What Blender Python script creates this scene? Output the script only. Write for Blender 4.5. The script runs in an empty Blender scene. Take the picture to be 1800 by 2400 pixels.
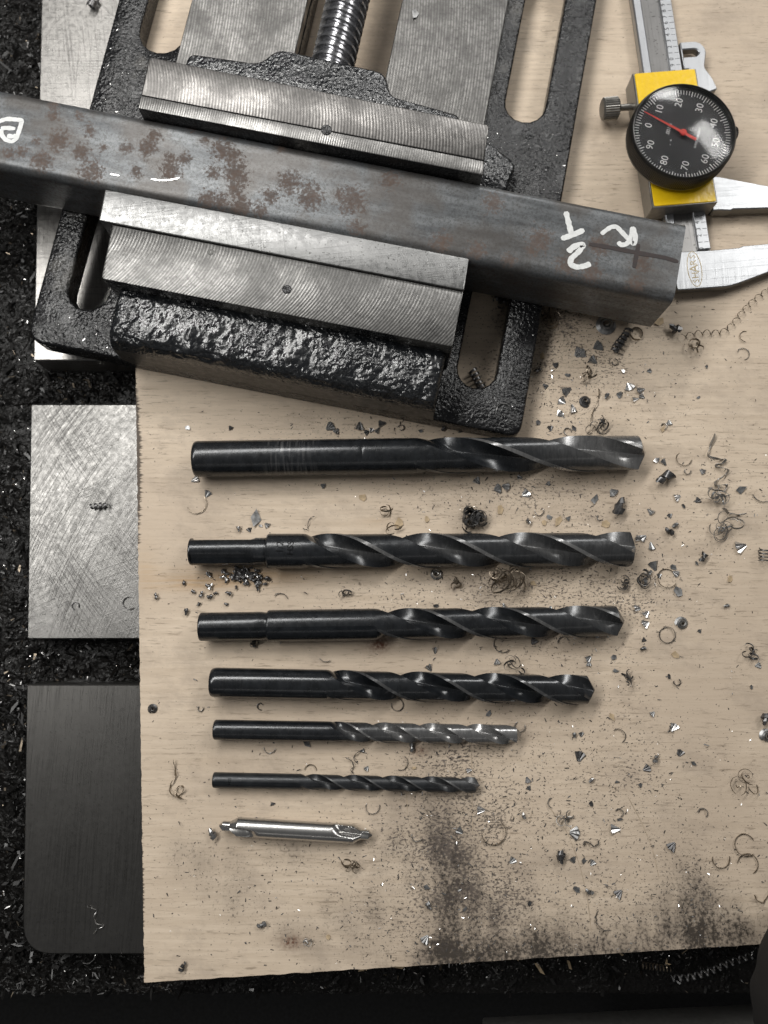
import bpy, bmesh, math, random
from mathutils import Vector, Matrix, noise

random.seed(7)
S = 0.001                                   # all lengths below are millimetres
FOC, DIST, TILT = 1813.0, 292.0, math.radians(8.5)

# ------------------------------------------------------------------ camera
scene = bpy.context.scene
cam_d = bpy.data.cameras.new('camera')
cam_d.sensor_fit = 'VERTICAL'; cam_d.sensor_height = 36.0
cam_d.lens = 36.0 * FOC / 2400.0
cam_d.clip_start = 0.01; cam_d.clip_end = 50
cam = bpy.data.objects.new('camera', cam_d)
scene.collection.objects.link(cam)
cam.location = (0, 0, DIST * S)
cam.rotation_euler = (TILT, 0, 0)
scene.camera = cam
cam_d.dof.use_dof = True; cam_d.dof.focus_distance = 0.282; cam_d.dof.aperture_fstop = 12.0

# ------------------------------------------------------------------ light
world = bpy.data.worlds.new('World'); scene.world = world
world.use_nodes = True
wb = world.node_tree.nodes['Background']
wb.inputs['Color'].default_value = (0.97, 0.98, 1.0, 1)
wb.inputs['Strength'].default_value = 0.075

def tube_lamp(name, loc, sx, sy, power, col, aim):
    d = bpy.data.lights.new(name, 'AREA'); d.shape = 'RECTANGLE'
    d.size = sx; d.size_y = sy; d.energy = power; d.color = col
    o = bpy.data.objects.new(name, d); scene.collection.objects.link(o)
    o.location = loc
    v = Vector(aim) - Vector(loc)
    o.rotation_euler = v.to_track_quat('-Z', 'Y').to_euler()
    return o
tube_lamp('bench_tube_lamp', (-0.30, 0.36, 0.62), 0.80, 0.11, 5.6, (1.0, 0.985, 0.955), (0, 0.16, 0))
tube_lamp('ceiling_tube_lamp', (0.90, 0.84, 1.10), 0.50, 0.30, 6.6, (1.0, 0.985, 0.955), (0, 0.15, 0))
tube_lamp('ceiling_tube_lamp', (0.46, 1.95, 1.15), 0.50, 0.30, 7.5, (1.0, 0.99, 0.97), (0, 0.15, 0))
tube_lamp('ceiling_tube_lamp', (0.10, -1.25, 1.20), 1.4, 0.10, 0.6, (1.0, 0.97, 0.93), (0, 0, 0))

scene.view_settings.view_transform = 'Standard'
scene.view_settings.look = 'None'
scene.view_settings.exposure = 0.0
scene.view_settings.gamma = 1.0
scene.render.engine = 'CYCLES'

# ------------------------------------------------------------------ helpers
COL = scene.collection

def P(px, py, z=0.0):
    """Point of the photographed place (mm) at height z, read off the 1800x2400 photo."""
    a = (px - 900) / FOC; b = (1200 - py) / FOC
    d = (a, math.sin(TILT) + b * math.cos(TILT), -math.cos(TILT) + b * math.sin(TILT))
    k = (z - DIST) / d[2]
    return Vector((d[0] * k, d[1] * k, z))

def pix(p):
    v = Vector((p[0], p[1], p[2] - DIST))
    w = v.y * math.sin(TILT) - v.z * math.cos(TILT)
    u = v.y * math.cos(TILT) + v.z * math.sin(TILT)
    return 900 + FOC * v.x / w, 1200 - FOC * u / w

def link(o, parent=None):
    COL.objects.link(o)
    if parent: o.parent = parent
    return o

def tag(o, label=None, cat=None, group=None, kind=None):
    if label: o['label'] = label
    if cat: o['category'] = cat
    if group: o['group'] = group
    if kind: o['kind'] = kind
    return o

def empty(name, loc=(0, 0, 0), rz=0.0):
    o = bpy.data.objects.new(name, None); link(o)
    o.empty_display_size = 0.01
    o.location = Vector(loc) * S; o.rotation_euler = (0, 0, rz)
    return o

def shade(me, angle=35):
    """smooth faces, keep edges sharper than angle"""
    bm = bmesh.new(); bm.from_mesh(me)
    lim = math.radians(angle)
    for f in bm.faces: f.smooth = True
    for e in bm.edges:
        if len(e.link_faces) == 2:
            e.smooth = e.calc_face_angle(0) < lim
    bm.to_mesh(me); bm.free()

def from_bm(name, bm, mat, parent=None, angle=35, loc=None):
    bmesh.ops.recalc_face_normals(bm, faces=bm.faces[:])
    bmesh.ops.scale(bm, vec=(S, S, S), verts=bm.verts[:])
    me = bpy.data.meshes.new(name); bm.to_mesh(me); bm.free()
    if angle is not None: shade(me, angle)
    me.materials.append(mat)
    o = bpy.data.objects.new(name, me); link(o, parent)
    if loc is not None: o.location = Vector(loc) * S
    return o

def mesh_data(name, verts, faces, mat, angle=35, recalc=False):
    me = bpy.data.meshes.new(name)
    me.from_pydata([(v[0]*S, v[1]*S, v[2]*S) for v in verts], [], faces)
    if recalc:
        bm = bmesh.new(); bm.from_mesh(me)
        bmesh.ops.recalc_face_normals(bm, faces=bm.faces[:]); bm.to_mesh(me); bm.free()
    me.update()
    if angle is not None: shade(me, angle)
    me.materials.append(mat)
    return me

def from_py(name, verts, faces, mat, parent=None, angle=35, recalc=False):
    o = bpy.data.objects.new(name, mesh_data(name, verts, faces, mat, angle, recalc))
    return link(o, parent)

def bm_box(bm, x0, x1, y0, y1, z0, z1):
    vs = [bm.verts.new(p) for p in ((x0,y0,z0),(x1,y0,z0),(x1,y1,z0),(x0,y1,z0),(x0,y0,z1),(x1,y0,z1),(x1,y1,z1),(x0,y1,z1))]
    for f in ((0,3,2,1),(4,5,6,7),(0,1,5,4),(1,2,6,5),(2,3,7,6),(3,0,4,7)):
        bm.faces.new([vs[i] for i in f])

def bev(bm, w, seg=2, angle=40):
    lim = math.radians(angle)
    es = [e for e in bm.edges if len(e.link_faces) == 2 and e.calc_face_angle(0) > lim]
    if es: bmesh.ops.bevel(bm, geom=es, offset=w, segments=seg, affect='EDGES', profile=0.5)

def plate_bm(outer, holes, z0, z1):
    """flat plate of any outline with holes, between z0 and z1"""
    bm = bmesh.new(); edges = []
    for loop in [outer] + list(holes):
        vs = [bm.verts.new((p[0], p[1], z1)) for p in loop]
        for i in range(len(vs)): edges.append(bm.edges.new((vs[i], vs[(i + 1) % len(vs)])))
    bmesh.ops.triangle_fill(bm, use_beauty=True, edges=edges)
    r = bmesh.ops.extrude_face_region(bm, geom=bm.faces[:])
    dn = [g for g in r['geom'] if isinstance(g, bmesh.types.BMVert)]
    bmesh.ops.translate(bm, vec=(0, 0, z0 - z1), verts=dn)
    bmesh.ops.recalc_face_normals(bm, faces=bm.faces[:])
    return bm

def rounded(pts, radii, n=6):
    """polygon with rounded corners"""
    out = []; m = len(pts)
    for i in range(m):
        p = Vector(pts[i]); a = Vector(pts[i-1]); b = Vector(pts[(i+1) % m])
        r = radii[i] if isinstance(radii, (list, tuple)) else radii
        if r <= 0: out.append(tuple(p)); continue
        da = (a - p).normalized(); db = (b - p).normalized()
        r = min(r, 0.48 * (a - p).length, 0.48 * (b - p).length)
        s, e = p + da * r, p + db * r
        for k in range(n + 1):
            t = k / n
            out.append(tuple(s * (1-t)**2 + p * 2*t*(1-t) + e * t*t))
    return out

def slot(x0, x1, y0, y1, n=8):
    """obround along y"""
    r = (x1 - x0) / 2; cx = (x0 + x1) / 2; o = []
    for k in range(n + 1):
        a = math.pi * k / n; o.append((cx + r*math.cos(a), y1 - r + r*math.sin(a)))
    for k in range(n + 1):
        a = math.pi + math.pi * k / n; o.append((cx + r*math.cos(a), y0 + r + r*math.sin(a)))
    return o

def stroke_bm(bm, path, w, z=0.0, h=0.06, jit=0.0):
    """a flat painted line: rounded ends, slightly raised, variable width"""
    pts = [Vector(p) for p in path]
    fine = []
    for i in range(len(pts) - 1):
        for k in range(5): fine.append(pts[i].lerp(pts[i+1], k / 5))
    fine.append(pts[-1])
    for _ in range(2):
        fine = [fine[0]] + [(fine[i-1] + fine[i]*2 + fine[i+1]) / 4 for i in range(1, len(fine)-1)] + [fine[-1]]
    n = len(fine); L = []; R = []
    for i, p in enumerate(fine):
        d = (fine[min(i+1, n-1)] - fine[max(i-1, 0)]); d.z = 0; d.normalize()
        nn = Vector((-d.y, d.x, 0))
        ww = w * 0.5 * (1 + jit * noise.noise(Vector((p.x*0.9, p.y*0.9, 3.1))))
        if i in (0, n-1): ww *= 0.55
        L.append(p + nn*ww); R.append(p - nn*ww)
    ring = L + R[::-1]
    top = [bm.verts.new((q.x, q.y, q.z + z + h)) for q in ring]
    bot = [bm.verts.new((q.x, q.y, q.z + z - h*0.5)) for q in ring]
    m = len(ring)
    for i in range(n - 1):
        bm.faces.new((top[i], top[i+1], top[m-2-i], top[m-1-i]))
    for i in range(m):
        bm.faces.new((top[i], bot[i], bot[(i+1) % m], top[(i+1) % m]))

def text_mesh(txt, size, mat, name, depth=0.05):
    cu = bpy.data.curves.new(name, 'FONT'); cu.body = txt
    cu.size = size * S; cu.align_x = 'CENTER'; cu.align_y = 'CENTER'; cu.extrude = depth * S * 0.5
    cu.resolution_u = 3
    t = bpy.data.objects.new(name, cu); COL.objects.link(t)
    bpy.context.view_layer.update()
    dg = bpy.context.evaluated_depsgraph_get()
    me = bpy.data.meshes.new_from_object(t.evaluated_get(dg))
    bpy.data.objects.remove(t); bpy.data.curves.remove(cu)
    me.name = name; me.materials.clear(); me.materials.append(mat)
    return me

def revolve(prof, n=48, axis='z', cap=True):
    """prof: list of (r, h)"""
    v = []; f = []
    for r, h in prof:
        for k in range(n):
            a = 2*math.pi*k/n
            if axis == 'z': v.append((r*math.cos(a), r*math.sin(a), h))
            elif axis == 'x': v.append((h, r*math.cos(a), r*math.sin(a)))
            else: v.append((r*math.sin(a), h, r*math.cos(a)))
    for i in range(len(prof) - 1):
        for k in range(n):
            f.append((i*n+k, i*n+(k+1) % n, (i+1)*n+(k+1) % n, (i+1)*n+k))
    if cap:
        f.append(tuple(range(n))[::-1]); f.append(tuple((len(prof)-1)*n + k for k in range(n)))
    return v, f

# ------------------------------------------------------------------ materials
class NT:
    def __init__(self, name):
        self.m = bpy.data.materials.new(name); self.m.use_nodes = True
        self.t = self.m.node_tree; self.N = self.t.nodes
        self.b = self.N['Principled BSDF']; self.out = self.N['Material Output']
        tc = self.N.new('ShaderNodeTexCoord')
        self.co = self.vmath('MULTIPLY', tc.outputs['Object'], (1000, 1000, 1000))
    def link(self, a, b): self.t.links.new(a, b)
    def _in(self, sock, v):
        if hasattr(v, 'is_linked') or isinstance(v, bpy.types.NodeSocket): self.link(v, sock)
        else: sock.default_value = v
    def vmath(self, op, a, b):
        n = self.N.new('ShaderNodeVectorMath'); n.operation = op
        self._in(n.inputs[0], a); self._in(n.inputs[1], b); return n.outputs[0]
    def math(self, op, a, b=0.5, clamp=False):
        n = self.N.new('ShaderNodeMath'); n.operation = op; n.use_clamp = clamp
        self._in(n.inputs[0], a); self._in(n.inputs[1], b); return n.outputs[0]
    def map(self, scale=(1, 1, 1), rot=0.0, loc=(0, 0, 0)):
        src = self.co
        if rot:
            r = self.N.new('ShaderNodeMapping'); self.link(src, r.inputs[0])
            r.inputs['Rotation'].default_value = (0, 0, rot); src = r.outputs[0]
        n = self.N.new('ShaderNodeMapping'); self.link(src, n.inputs[0])
        n.inputs['Scale'].default_value = scale
        n.inputs['Location'].default_value = loc; return n.outputs[0]
    def bow(self, k, v0, src=None):
        """x shifted by k*(y-v0)^2: tool marks that are shifted arcs"""
        sp = self.N.new('ShaderNodeSeparateXYZ'); self.link(src or self.co, sp.inputs[0])
        d = self.math('SUBTRACT', sp.outputs['Y'], v0)
        x = self.math('ADD', sp.outputs['X'], self.math('MULTIPLY', self.math('MULTIPLY', d, d), k))
        cb = self.N.new('ShaderNodeCombineXYZ'); self.link(x, cb.inputs[0]); self.link(sp.outputs['Y'], cb.inputs[1])
        return cb.outputs[0]
    def noise(self, scale, vec=None, detail=3.0, rough=0.55, dist=0.0):
        n = self.N.new('ShaderNodeTexNoise'); self.link(vec or self.co, n.inputs['Vector'])
        n.inputs['Scale'].default_value = scale; n.inputs['Detail'].default_value = detail
        n.inputs['Roughness'].default_value = rough; n.inputs['Distortion'].default_value = dist
        return n.outputs['Fac']
    def voronoi(self, scale, vec=None, feat='F1'):
        n = self.N.new('ShaderNodeTexVoronoi'); n.feature = feat
        self.link(vec or self.co, n.inputs['Vector']); n.inputs['Scale'].default_value = scale
        return n.outputs['Distance']
    def wave(self, scale, vec, typ='BANDS', dist=0.0, dscale=1.0, direction='X'):
        n = self.N.new('ShaderNodeTexWave'); n.wave_type = typ; self.link(vec, n.inputs['Vector'])
        if typ == 'BANDS': n.bands_direction = direction
        else: n.rings_direction = 'Z'
        n.inputs['Scale'].default_value = scale; n.inputs['Distortion'].default_value = dist
        n.inputs['Detail Scale'].default_value = dscale; n.inputs['Detail'].default_value = 2
        return n.outputs['Fac']
    def ramp(self, fac, stops):
        n = self.N.new('ShaderNodeValToRGB'); self._in(n.inputs[0], fac)
        e = n.color_ramp.elements
        while len(e) < len(stops): e.new(0.5)
        for el, (p, c) in zip(e, stops):
            el.position = p
            el.color = (c, c, c, 1) if isinstance(c, (int, float)) else (*c, 1)
        return n.outputs[0]
    def mix(self, fac, a, b, mode='MIX'):
        n = self.N.new('ShaderNodeMix'); n.data_type = 'RGBA'; n.blend_type = mode; n.clamp_factor = True
        self._in(n.inputs[0], fac)
        for s, v in ((n.inputs[6], a), (n.inputs[7], b)):
            self._in(s, (*v, 1) if isinstance(v, tuple) and len(v) == 3 else v)
        return n.outputs[2]
    def attr(self, name):
        n = self.N.new('ShaderNodeAttribute'); n.attribute_name = name; return n.outputs['Fac']
    def bump(self, h, strength=0.5, dist=0.1, prev=None):
        n = self.N.new('ShaderNodeBump'); self._in(n.inputs['Height'], h)
        n.inputs['Strength'].default_value = strength; n.inputs['Distance'].default_value = dist * S
        if prev is not None: self.link(prev, n.inputs['Normal'])
        return n.outputs[0]
    def set(self, **kw):
        names = dict(col='Base Color', rough='Roughness', metal='Metallic', normal='Normal', spec='Specular IOR Level',
                     trans='Transmission Weight', ior='IOR', coat='Coat Weight', coatr='Coat Roughness', aniso='Anisotropic')
        for k, v in kw.items():
            s = self.b.inputs[names[k]]
            if isinstance(v, tuple) and len(v) == 3: v = (*v, 1)
            self._in(s, v)
        return self.m

def m_plain(name, col, rough=0.5, metal=0.0, var=0.15, nscale=0.6, bumpd=0.0, spec=0.5):
    n = NT(name)
    k = n.noise(nscale, detail=4)
    c = n.mix(n.ramp(k, [(0.3, 0.0), (0.7, 1.0)]), tuple(x*(1-var) for x in col), tuple(min(1, x*(1+var)) for x in col))
    r = n.ramp(k, [(0.3, rough*0.85), (0.7, min(1, rough*1.2))])
    kw = dict(col=c, rough=r, metal=metal, spec=spec)
    if bumpd: kw['normal'] = n.bump(n.noise(nscale*4), 0.6, bumpd)
    return n.set(**kw)

def m_cast(name, col=(0.0055, 0.0055, 0.0062), lump=0.75, d=0.55, rough=0.24, strength=1.0, bare=0.0, spec=0.55, fineb=0.5):
    n = NT(name)
    a = n.noise(lump, detail=2.5, rough=0.5, dist=0.4)
    v = n.ramp(n.voronoi(lump*0.9), [(0.0, 0.0), (0.5, 1.0)])
    h = n.math('ADD', a, n.math('MULTIPLY', v, 0.35))
    h = n.math('MULTIPLY', h, n.ramp(n.noise(0.06, n.map((1, 1, 1), 0, (7, 19, 2)), detail=3), [(0.38, 0.35), (0.60, 1.15)]))
    nb = n.bump(h, strength, d)
    fine = n.noise(4.0, detail=4, rough=0.7)
    nb = n.bump(fine, fineb, 0.12, nb)
    dust = n.ramp(n.noise(1.1, detail=6, rough=0.8), [(0.57, 0.0), (0.66, 1.0)])
    c = n.mix(n.math('MULTIPLY', dust, 0.22), col, (0.08, 0.076, 0.072))
    if bare:
        bp = n.ramp(n.noise(0.022, n.map((1, 1, 1), 0, (41, 3, 0)), detail=6, rough=0.6), [(0.57, 0.0), (0.62, 1.0)])
        c = n.mix(n.math('MULTIPLY', bp, bare), c, (0.13, 0.125, 0.115))
    r = n.ramp(n.noise(0.35, detail=4), [(0.3, rough*0.7), (0.75, rough*1.5)])
    return n.set(col=c, rough=r, normal=nb, spec=spec)

def m_milled(name, base, k, v0, period, rot=0.0, rough=0.34, cdark=0.62, bstr=0.32):
    """machined steel: tool marks are arcs repeated along the feed"""
    n = NT(name)
    src = n.map((1, 1, 1), rot) if rot else n.co
    vec = n.bow(k, v0, src)
    w = n.wave(6.2832/(20*period), vec, 'BANDS', dist=0.25, dscale=0.25)
    sp = n.N.new('ShaderNodeSeparateXYZ'); n.link(vec, sp.inputs[0])
    cb = n.N.new('ShaderNodeCombineXYZ'); n.link(n.math('MULTIPLY', sp.outputs[0], 1.0), cb.inputs[0]); n.link(n.math('MULTIPLY', sp.outputs[1], 0.07), cb.inputs[1])
    line = n.noise(1.25/period, cb.outputs[0], detail=3, rough=0.65)
    g = n.noise(0.5, detail=6, rough=0.7)
    g2 = n.noise(0.07, detail=4, rough=0.6)
    patt = n.math('MULTIPLY', n.ramp(w, [(0.10, 0.0), (0.80, 1.0)]), n.ramp(line, [(0.36, 0.15), (0.60, 1.0)]))
    lo = tuple(x*cdark for x in base)
    c = n.mix(patt, lo, tuple(min(1, x*1.25) for x in base))
    c = n.mix(n.ramp(g2, [(0.44, 0.0), (0.60, 0.62)]), c, tuple(x*0.42 for x in base))
    c = n.mix(n.ramp(g, [(0.40, 0.55), (0.52, 0.0)]), c, tuple(x*0.38 for x in base))
    pit = n.ramp(n.noise(1.6, detail=3), [(0.64, 0.0), (0.70, 1.0)])
    c = n.mix(n.math('MULTIPLY', pit, 0.7), c, (0.05, 0.046, 0.042))
    nb = n.bump(n.math('ADD', w, line), bstr, 0.09)
    nb = n.bump(g, 0.25, 0.10, nb)
    r = n.ramp(g2, [(0.35, rough), (0.65, rough*1.4)])
    return n.set(col=c, rough=r, metal=0.9, normal=nb)

def m_ground(name, base, rough, sets, blot=0.5, pits=0.7):
    """ground steel with sets of crossing scratches: (line angle, lines per mm, strength, bow)"""
    n = NT(name)
    c = n.mix(n.ramp(n.noise(0.09, detail=6, rough=0.62), [(0.38, 0.0), (0.62, blot)]), base, tuple(x*0.45 for x in base))
    nb = None
    for i, (ang, dens, st, bw) in enumerate(sets):
        vec = n.map((1, 1, 1), -ang)
        if bw:
            sp = n.N.new('ShaderNodeSeparateXYZ'); n.link(vec, sp.inputs[0])
            y = n.math('ADD', sp.outputs['Y'], n.math('MULTIPLY', n.math('MULTIPLY', sp.outputs['X'], sp.outputs['X']), bw))
            cb = n.N.new('ShaderNodeCombineXYZ'); n.link(sp.outputs['X'], cb.inputs[0]); n.link(y, cb.inputs[1]); vec = cb.outputs[0]
        vec = n.vmath('MULTIPLY', vec, (0.009*dens, dens, 1)); vec = n.vmath('ADD', vec, (i*7.3, i*13.1, i*3.3))
        s = n.ramp(n.noise(1.0, vec, detail=3, rough=0.7), [(0.53, 0.0), (0.60, 1.0)])
        patch = n.ramp(n.noise(0.05, n.vmath('ADD', n.co, (i*31, i*17, 0)), detail=3), [(0.40, 0.10), (0.58, 1.0)])
        s = n.math('MULTIPLY', s, patch)
        c = n.mix(n.math('MULTIPLY', s, st), c, tuple(x*0.22 for x in base))
        nb = n.bump(s, 0.30, 0.05, nb)
    pit = n.ramp(n.noise(0.9, detail=4), [(0.63, 0.0), (0.68, 1.0)])
    c = n.mix(n.math('MULTIPLY', pit, pits), c, (0.05, 0.05, 0.045))
    nb = n.bump(n.noise(2.0, detail=4), (0.22 if blot > 0.2 else 0.06) if pits > 0.2 else 0.01, 0.08, nb)
    return n.set(col=c, rough=n.ramp(n.noise(0.5, detail=5), [(0.35, rough*(0.8 if blot > 0.2 else 0.96)), (0.65, rough*(1.2 if blot > 0.2 else 1.05))]), metal=0.95, normal=nb)

def m_black_oxide(name, rough=0.30, wearcol=(0.36, 0.355, 0.35)):
    n = NT(name)
    w = n.attr('wear')
    sc = n.noise(1.0, n.map((1.6, 0.25, 0.25)), detail=6, rough=0.7)
    wf = n.math('MULTIPLY', w, n.ramp(sc, [(0.30, 0.35), (0.62, 1.0)]), clamp=True)
    blot = n.noise(0.25, detail=4)
    c = n.mix(n.ramp(blot, [(0.35, 0.0), (0.7, 1.0)]), (0.007, 0.0085, 0.0105), (0.018, 0.0205, 0.024))
    spk = n.ramp(n.noise(3.2, detail=2), [(0.72, 0.0), (0.78, 1.0)])
    c = n.mix(n.math('MULTIPLY', spk, 0.5), c, (0.20, 0.19, 0.18))
    c = n.mix(wf, c, wearcol)
    nb = n.bump(sc, 0.16, 0.05)
    nb = n.bump(n.noise(4.0, detail=3), 0.12, 0.05, nb)
    rr = n.ramp(n.noise(0.6, detail=5), [(0.3, rough*0.85), (0.7, rough*1.35)])
    met = n.math('ADD', n.math('MULTIPLY', wf, 0.55), 0.30, clamp=True)
    return n.set(col=c, rough=rr, metal=met, normal=nb, spec=0.6)

def m_plywood():
    n = NT('plywood_birch')
    g1 = n.noise(0.5, n.map((0.06, 1.0, 1.0)), detail=6, rough=0.65, dist=0.3)
    g2 = n.noise(0.95, n.map((0.13, 1.1, 1.0)), detail=4, rough=0.7)
    big = n.noise(0.016, n.map((0.7, 1, 1)), detail=5, rough=0.6)
    c = n.mix(n.ramp(g1, [(0.30, 0.0), (0.70, 1.0)]), (0.545, 0.442, 0.332), (0.690, 0.575, 0.448))
    c = n.mix(n.ramp(big, [(0.42, 0.0), (0.60, 0.60)]), c, (0.505, 0.408, 0.312))
    grime = n.noise(0.035, n.map((0.8, 1.2, 1), 0.3, (21, 63, 0)), detail=8, rough=0.72)
    c = n.mix(n.ramp(grime, [(0.50, 0.0), (0.66, 0.50)]), c, (0.330, 0.268, 0.212))
    pores = n.ramp(g2, [(0.56, 0.0), (0.64, 1.0)])
    porep = n.ramp(n.noise(0.030, n.map((1, 1, 1), 0, (50, 9, 0)), detail=4, rough=0.6), [(0.40, 0.14), (0.58, 0.62)])
    c = n.mix(n.math('MULTIPLY', pores, porep), c, (0.215, 0.165, 0.120))
    warm = n.attr('warm')
    c = n.mix(n.math('MULTIPLY', warm, n.ramp(g1, [(0.36, 0.2), (0.58, 1.0)])), c, (0.440, 0.285, 0.145))
    rust = n.attr('rust')
    c = n.mix(n.math('MULTIPLY', rust, n.ramp(n.noise(0.9, detail=4), [(0.35, 0.3), (0.6, 1.0)])), c, (0.130, 0.052, 0.026))
    # oily black dirt: broken up by the grain, denser where the stain is
    st = n.attr('stain')
    sa = n.noise(0.13, n.map((1.25, 0.45, 1.0)), detail=6, rough=0.65)
    sb = n.noise(0.85, n.map((0.9, 0.85, 1.0), 0, (3, 8, 0)), detail=6, rough=0.66)
    lvl = n.math('MULTIPLY', st, n.ramp(sa, [(0.34, 0.35), (0.64, 1.0)]))
    sm = n.math('SUBTRACT', sb, n.math('SUBTRACT', 0.600, n.math('MULTIPLY', lvl, 0.245)))
    smk = n.math('MULTIPLY', n.ramp(sm, [(-0.0, 0.0), (0.19, 1.0)]), n.ramp(st, [(0.03, 0.0), (0.20, 1.0)]))
    c = n.mix(n.ramp(lvl, [(0.0, 0.0), (0.55, 0.60)]), c, (0.125, 0.102, 0.084))
    c = n.mix(n.math('MULTIPLY', smk, 0.90), c, (0.032, 0.027, 0.023))
    # fine specks of swarf dust pressed into the grain
    sp = n.attr('speck')
    s1 = n.noise(1.0, n.map((0.75, 1.2, 1.0)), detail=4, rough=0.62)
    th = n.math('SUBTRACT', s1, n.math('SUBTRACT', 0.672, n.math('MULTIPLY', sp, 0.088)))
    c = n.mix(n.math('MULTIPLY', n.ramp(th, [(0.0, 0.0), (0.04, 1.0)]), 0.80), c, (0.085, 0.070, 0.062))
    s2 = n.noise(0.42, n.map((0.7, 1.1, 1.0), 0.15, (11, 5, 0)), detail=6, rough=0.72)
    th2 = n.math('SUBTRACT', s2, n.math('SUBTRACT', 0.685, n.math('MULTIPLY', sp, 0.070)))
    c = n.mix(n.math('MULTIPLY', n.ramp(th2, [(0.0, 0.0), (0.07, 1.0)]), 0.50), c, (0.125, 0.102, 0.086))
    fr = n.attr('fray')
    fn = n.noise(1.0, n.map((0.09, 1.3, 1.0)), detail=3, rough=0.65)
    fm = n.math('SUBTRACT', n.math('ADD', fr, fn), 0.86)
    c = n.mix(n.math('MULTIPLY', n.ramp(fm, [(0.0, 0.0), (0.14, 1.0)]), 0.9), c, (0.050, 0.035, 0.026))
    nb = n.bump(g1, 0.25, 0.18)
    nb = n.bump(g2, 0.30, 0.14, nb)
    r = n.mix(smk, (0.62, 0.62, 0.62), (0.42, 0.42, 0.42))
    return n.set(col=c, rough=r, normal=nb, spec=0.35)

def m_mill_scale():
    n = NT('mill_scale_steel')
    vec = n.map((0.18, 1.0, 1.0))
    a = n.noise(0.28, vec, detail=6, rough=0.6)
    f = n.noise(1.1, detail=6, rough=0.72)
    c = n.mix(n.ramp(a, [(0.34, 0.0), (0.66, 1.0)]), (0.078, 0.083, 0.088), (0.170, 0.178, 0.184))
    c = n.mix(n.ramp(f, [(0.38, 0.6), (0.54, 0.0)]), c, (0.035, 0.035, 0.034))
    brown = n.ramp(n.noise(0.055, detail=4), [(0.44, 0.0), (0.60, 0.60)])
    c = n.mix(brown, c, (0.075, 0.064, 0.055))
    ru = n.attr('rust')
    rf = n.noise(0.85, detail=7, rough=0.74)
    rm = n.ramp(n.math('SUBTRACT', n.math('ADD', ru, n.math('MULTIPLY', rf, 2.1)), 1.36), [(0.0, 0.0), (0.16, 0.7), (0.45, 1.0)])
    rc = n.mix(n.noise(0.5, detail=3), (0.045, 0.033, 0.028), (0.120, 0.070, 0.046))
    c = n.mix(n.math('MULTIPLY', rm, 0.82), c, rc)
    sc = n.ramp(n.noise(1.0, n.map((0.06, 2.0, 1.0), 0.05), detail=3), [(0.66, 0.0), (0.72, 1.0)])
    c = n.mix(n.math('MULTIPLY', sc, 0.20), c, (0.30, 0.30, 0.29))
    nb = n.bump(f, 0.22, 0.12)
    rr = n.mix(rm, (0.40, 0.40, 0.40), (0.78, 0.78, 0.78))
    return n.set(col=c, rough=rr, metal=n.math('MULTIPLY', n.math('SUBTRACT', 1.0, rm), 0.45), normal=nb, spec=0.5)

M = {}
M['ply'] = m_plywood()
M['ply_edge'] = m_plain('plywood_edge', (0.30, 0.22, 0.15), 0.8, var=0.35, nscale=0.8)
M['cast'] = m_cast('black_cast_iron', bare=0.55)
M['cast_rough'] = m_cast('black_cast_iron_coarse', col=(0.006, 0.007, 0.0085), lump=0.70, d=0.60, rough=0.24, spec=1.0, fineb=0.12)
M['cast_front'] = m_cast('smooth_cast_face', col=(0.050, 0.045, 0.040), lump=1.6, d=0.10, rough=0.34, strength=0.5)
M['mill_front'] = m_milled('milled_jaw_front', (0.215, 0.211, 0.204), 0.0175, 41.0, 1.15)
M['mill_move'] = m_milled('milled_jaw_movable', (0.255, 0.245, 0.235), 0.0150, 86.0, 1.15)
M['mill_edge'] = m_milled('milled_jaw_strip', (0.34, 0.333, 0.322), 0.0, 0.0, 0.85)
M['way'] = m_milled('milled_way', (0.235, 0.229, 0.220), 0.0016, 118.0, 1.15, rough=0.38)
M['plate'] = m_ground('ground_jaw_plate', (0.265, 0.265, 0.262), 0.42, [(0.3, 0.9, 0.18, 0), (1.9, 0.8, 0.15, 0)], 0.25)
M['pad'] = m_ground('scraped_table_steel', (0.175, 0.171, 0.164), 0.37, [(0.80, 1.5, 0.32, 0.0030), (0.92, 1.2, 0.26, 0.002), (-0.14, 1.5, 0.42, -0.004), (-0.05, 1.1, 0.15, 0.002)], 0.35)
M['pad_upper'] = m_ground('crosshatched_steel_lit', (0.46, 0.445, 0.425), 0.40, [(1.57, 1.6, 0.30, 0.0), (1.72, 1.1, 0.40, 0.0), (0.0, 1.6, 0.30, 0.0)], 0.25, 0.4)  # crosshatched finish; lighter base colour paints in the lamp reflection on this pad
M['pad_lower'] = m_ground('brushed_steel_shaded', (0.125, 0.121, 0.115), 0.36, [(1.57, 1.8, 0.22, 0.0), (1.50, 1.4, 0.14, 0.0)], 0.10, 0.4)  # brushed finish; darker base colour paints in this pad's lack of lamp reflection
M['scale'] = m_mill_scale()
M['trough'] = m_cast('oily_black_table', col=(0.005, 0.0045, 0.004), lump=0.5, d=1.2, rough=0.35, spec=0.2)
M['void'] = m_plain('floor_shade_black', (0.006, 0.006, 0.006), 0.9)  # near-black colour stands in for the shade of the drop below the table
M['ledge'] = m_plain('grey_table_front', (0.10, 0.098, 0.092), 0.5, 0.3)
M['oxide'] = m_black_oxide('black_oxide_steel', 0.22)
M['oxide_dull'] = m_black_oxide('black_oxide_dull', 0.32)
M['oxide_shiny'] = m_black_oxide('black_oxide_shiny', 0.17)
M['hss'] = None
n = NT('bright_tool_steel')
vv = n.noise(1.0, n.map((2.2, 0.2, 0.2)), detail=5, rough=0.7)
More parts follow.
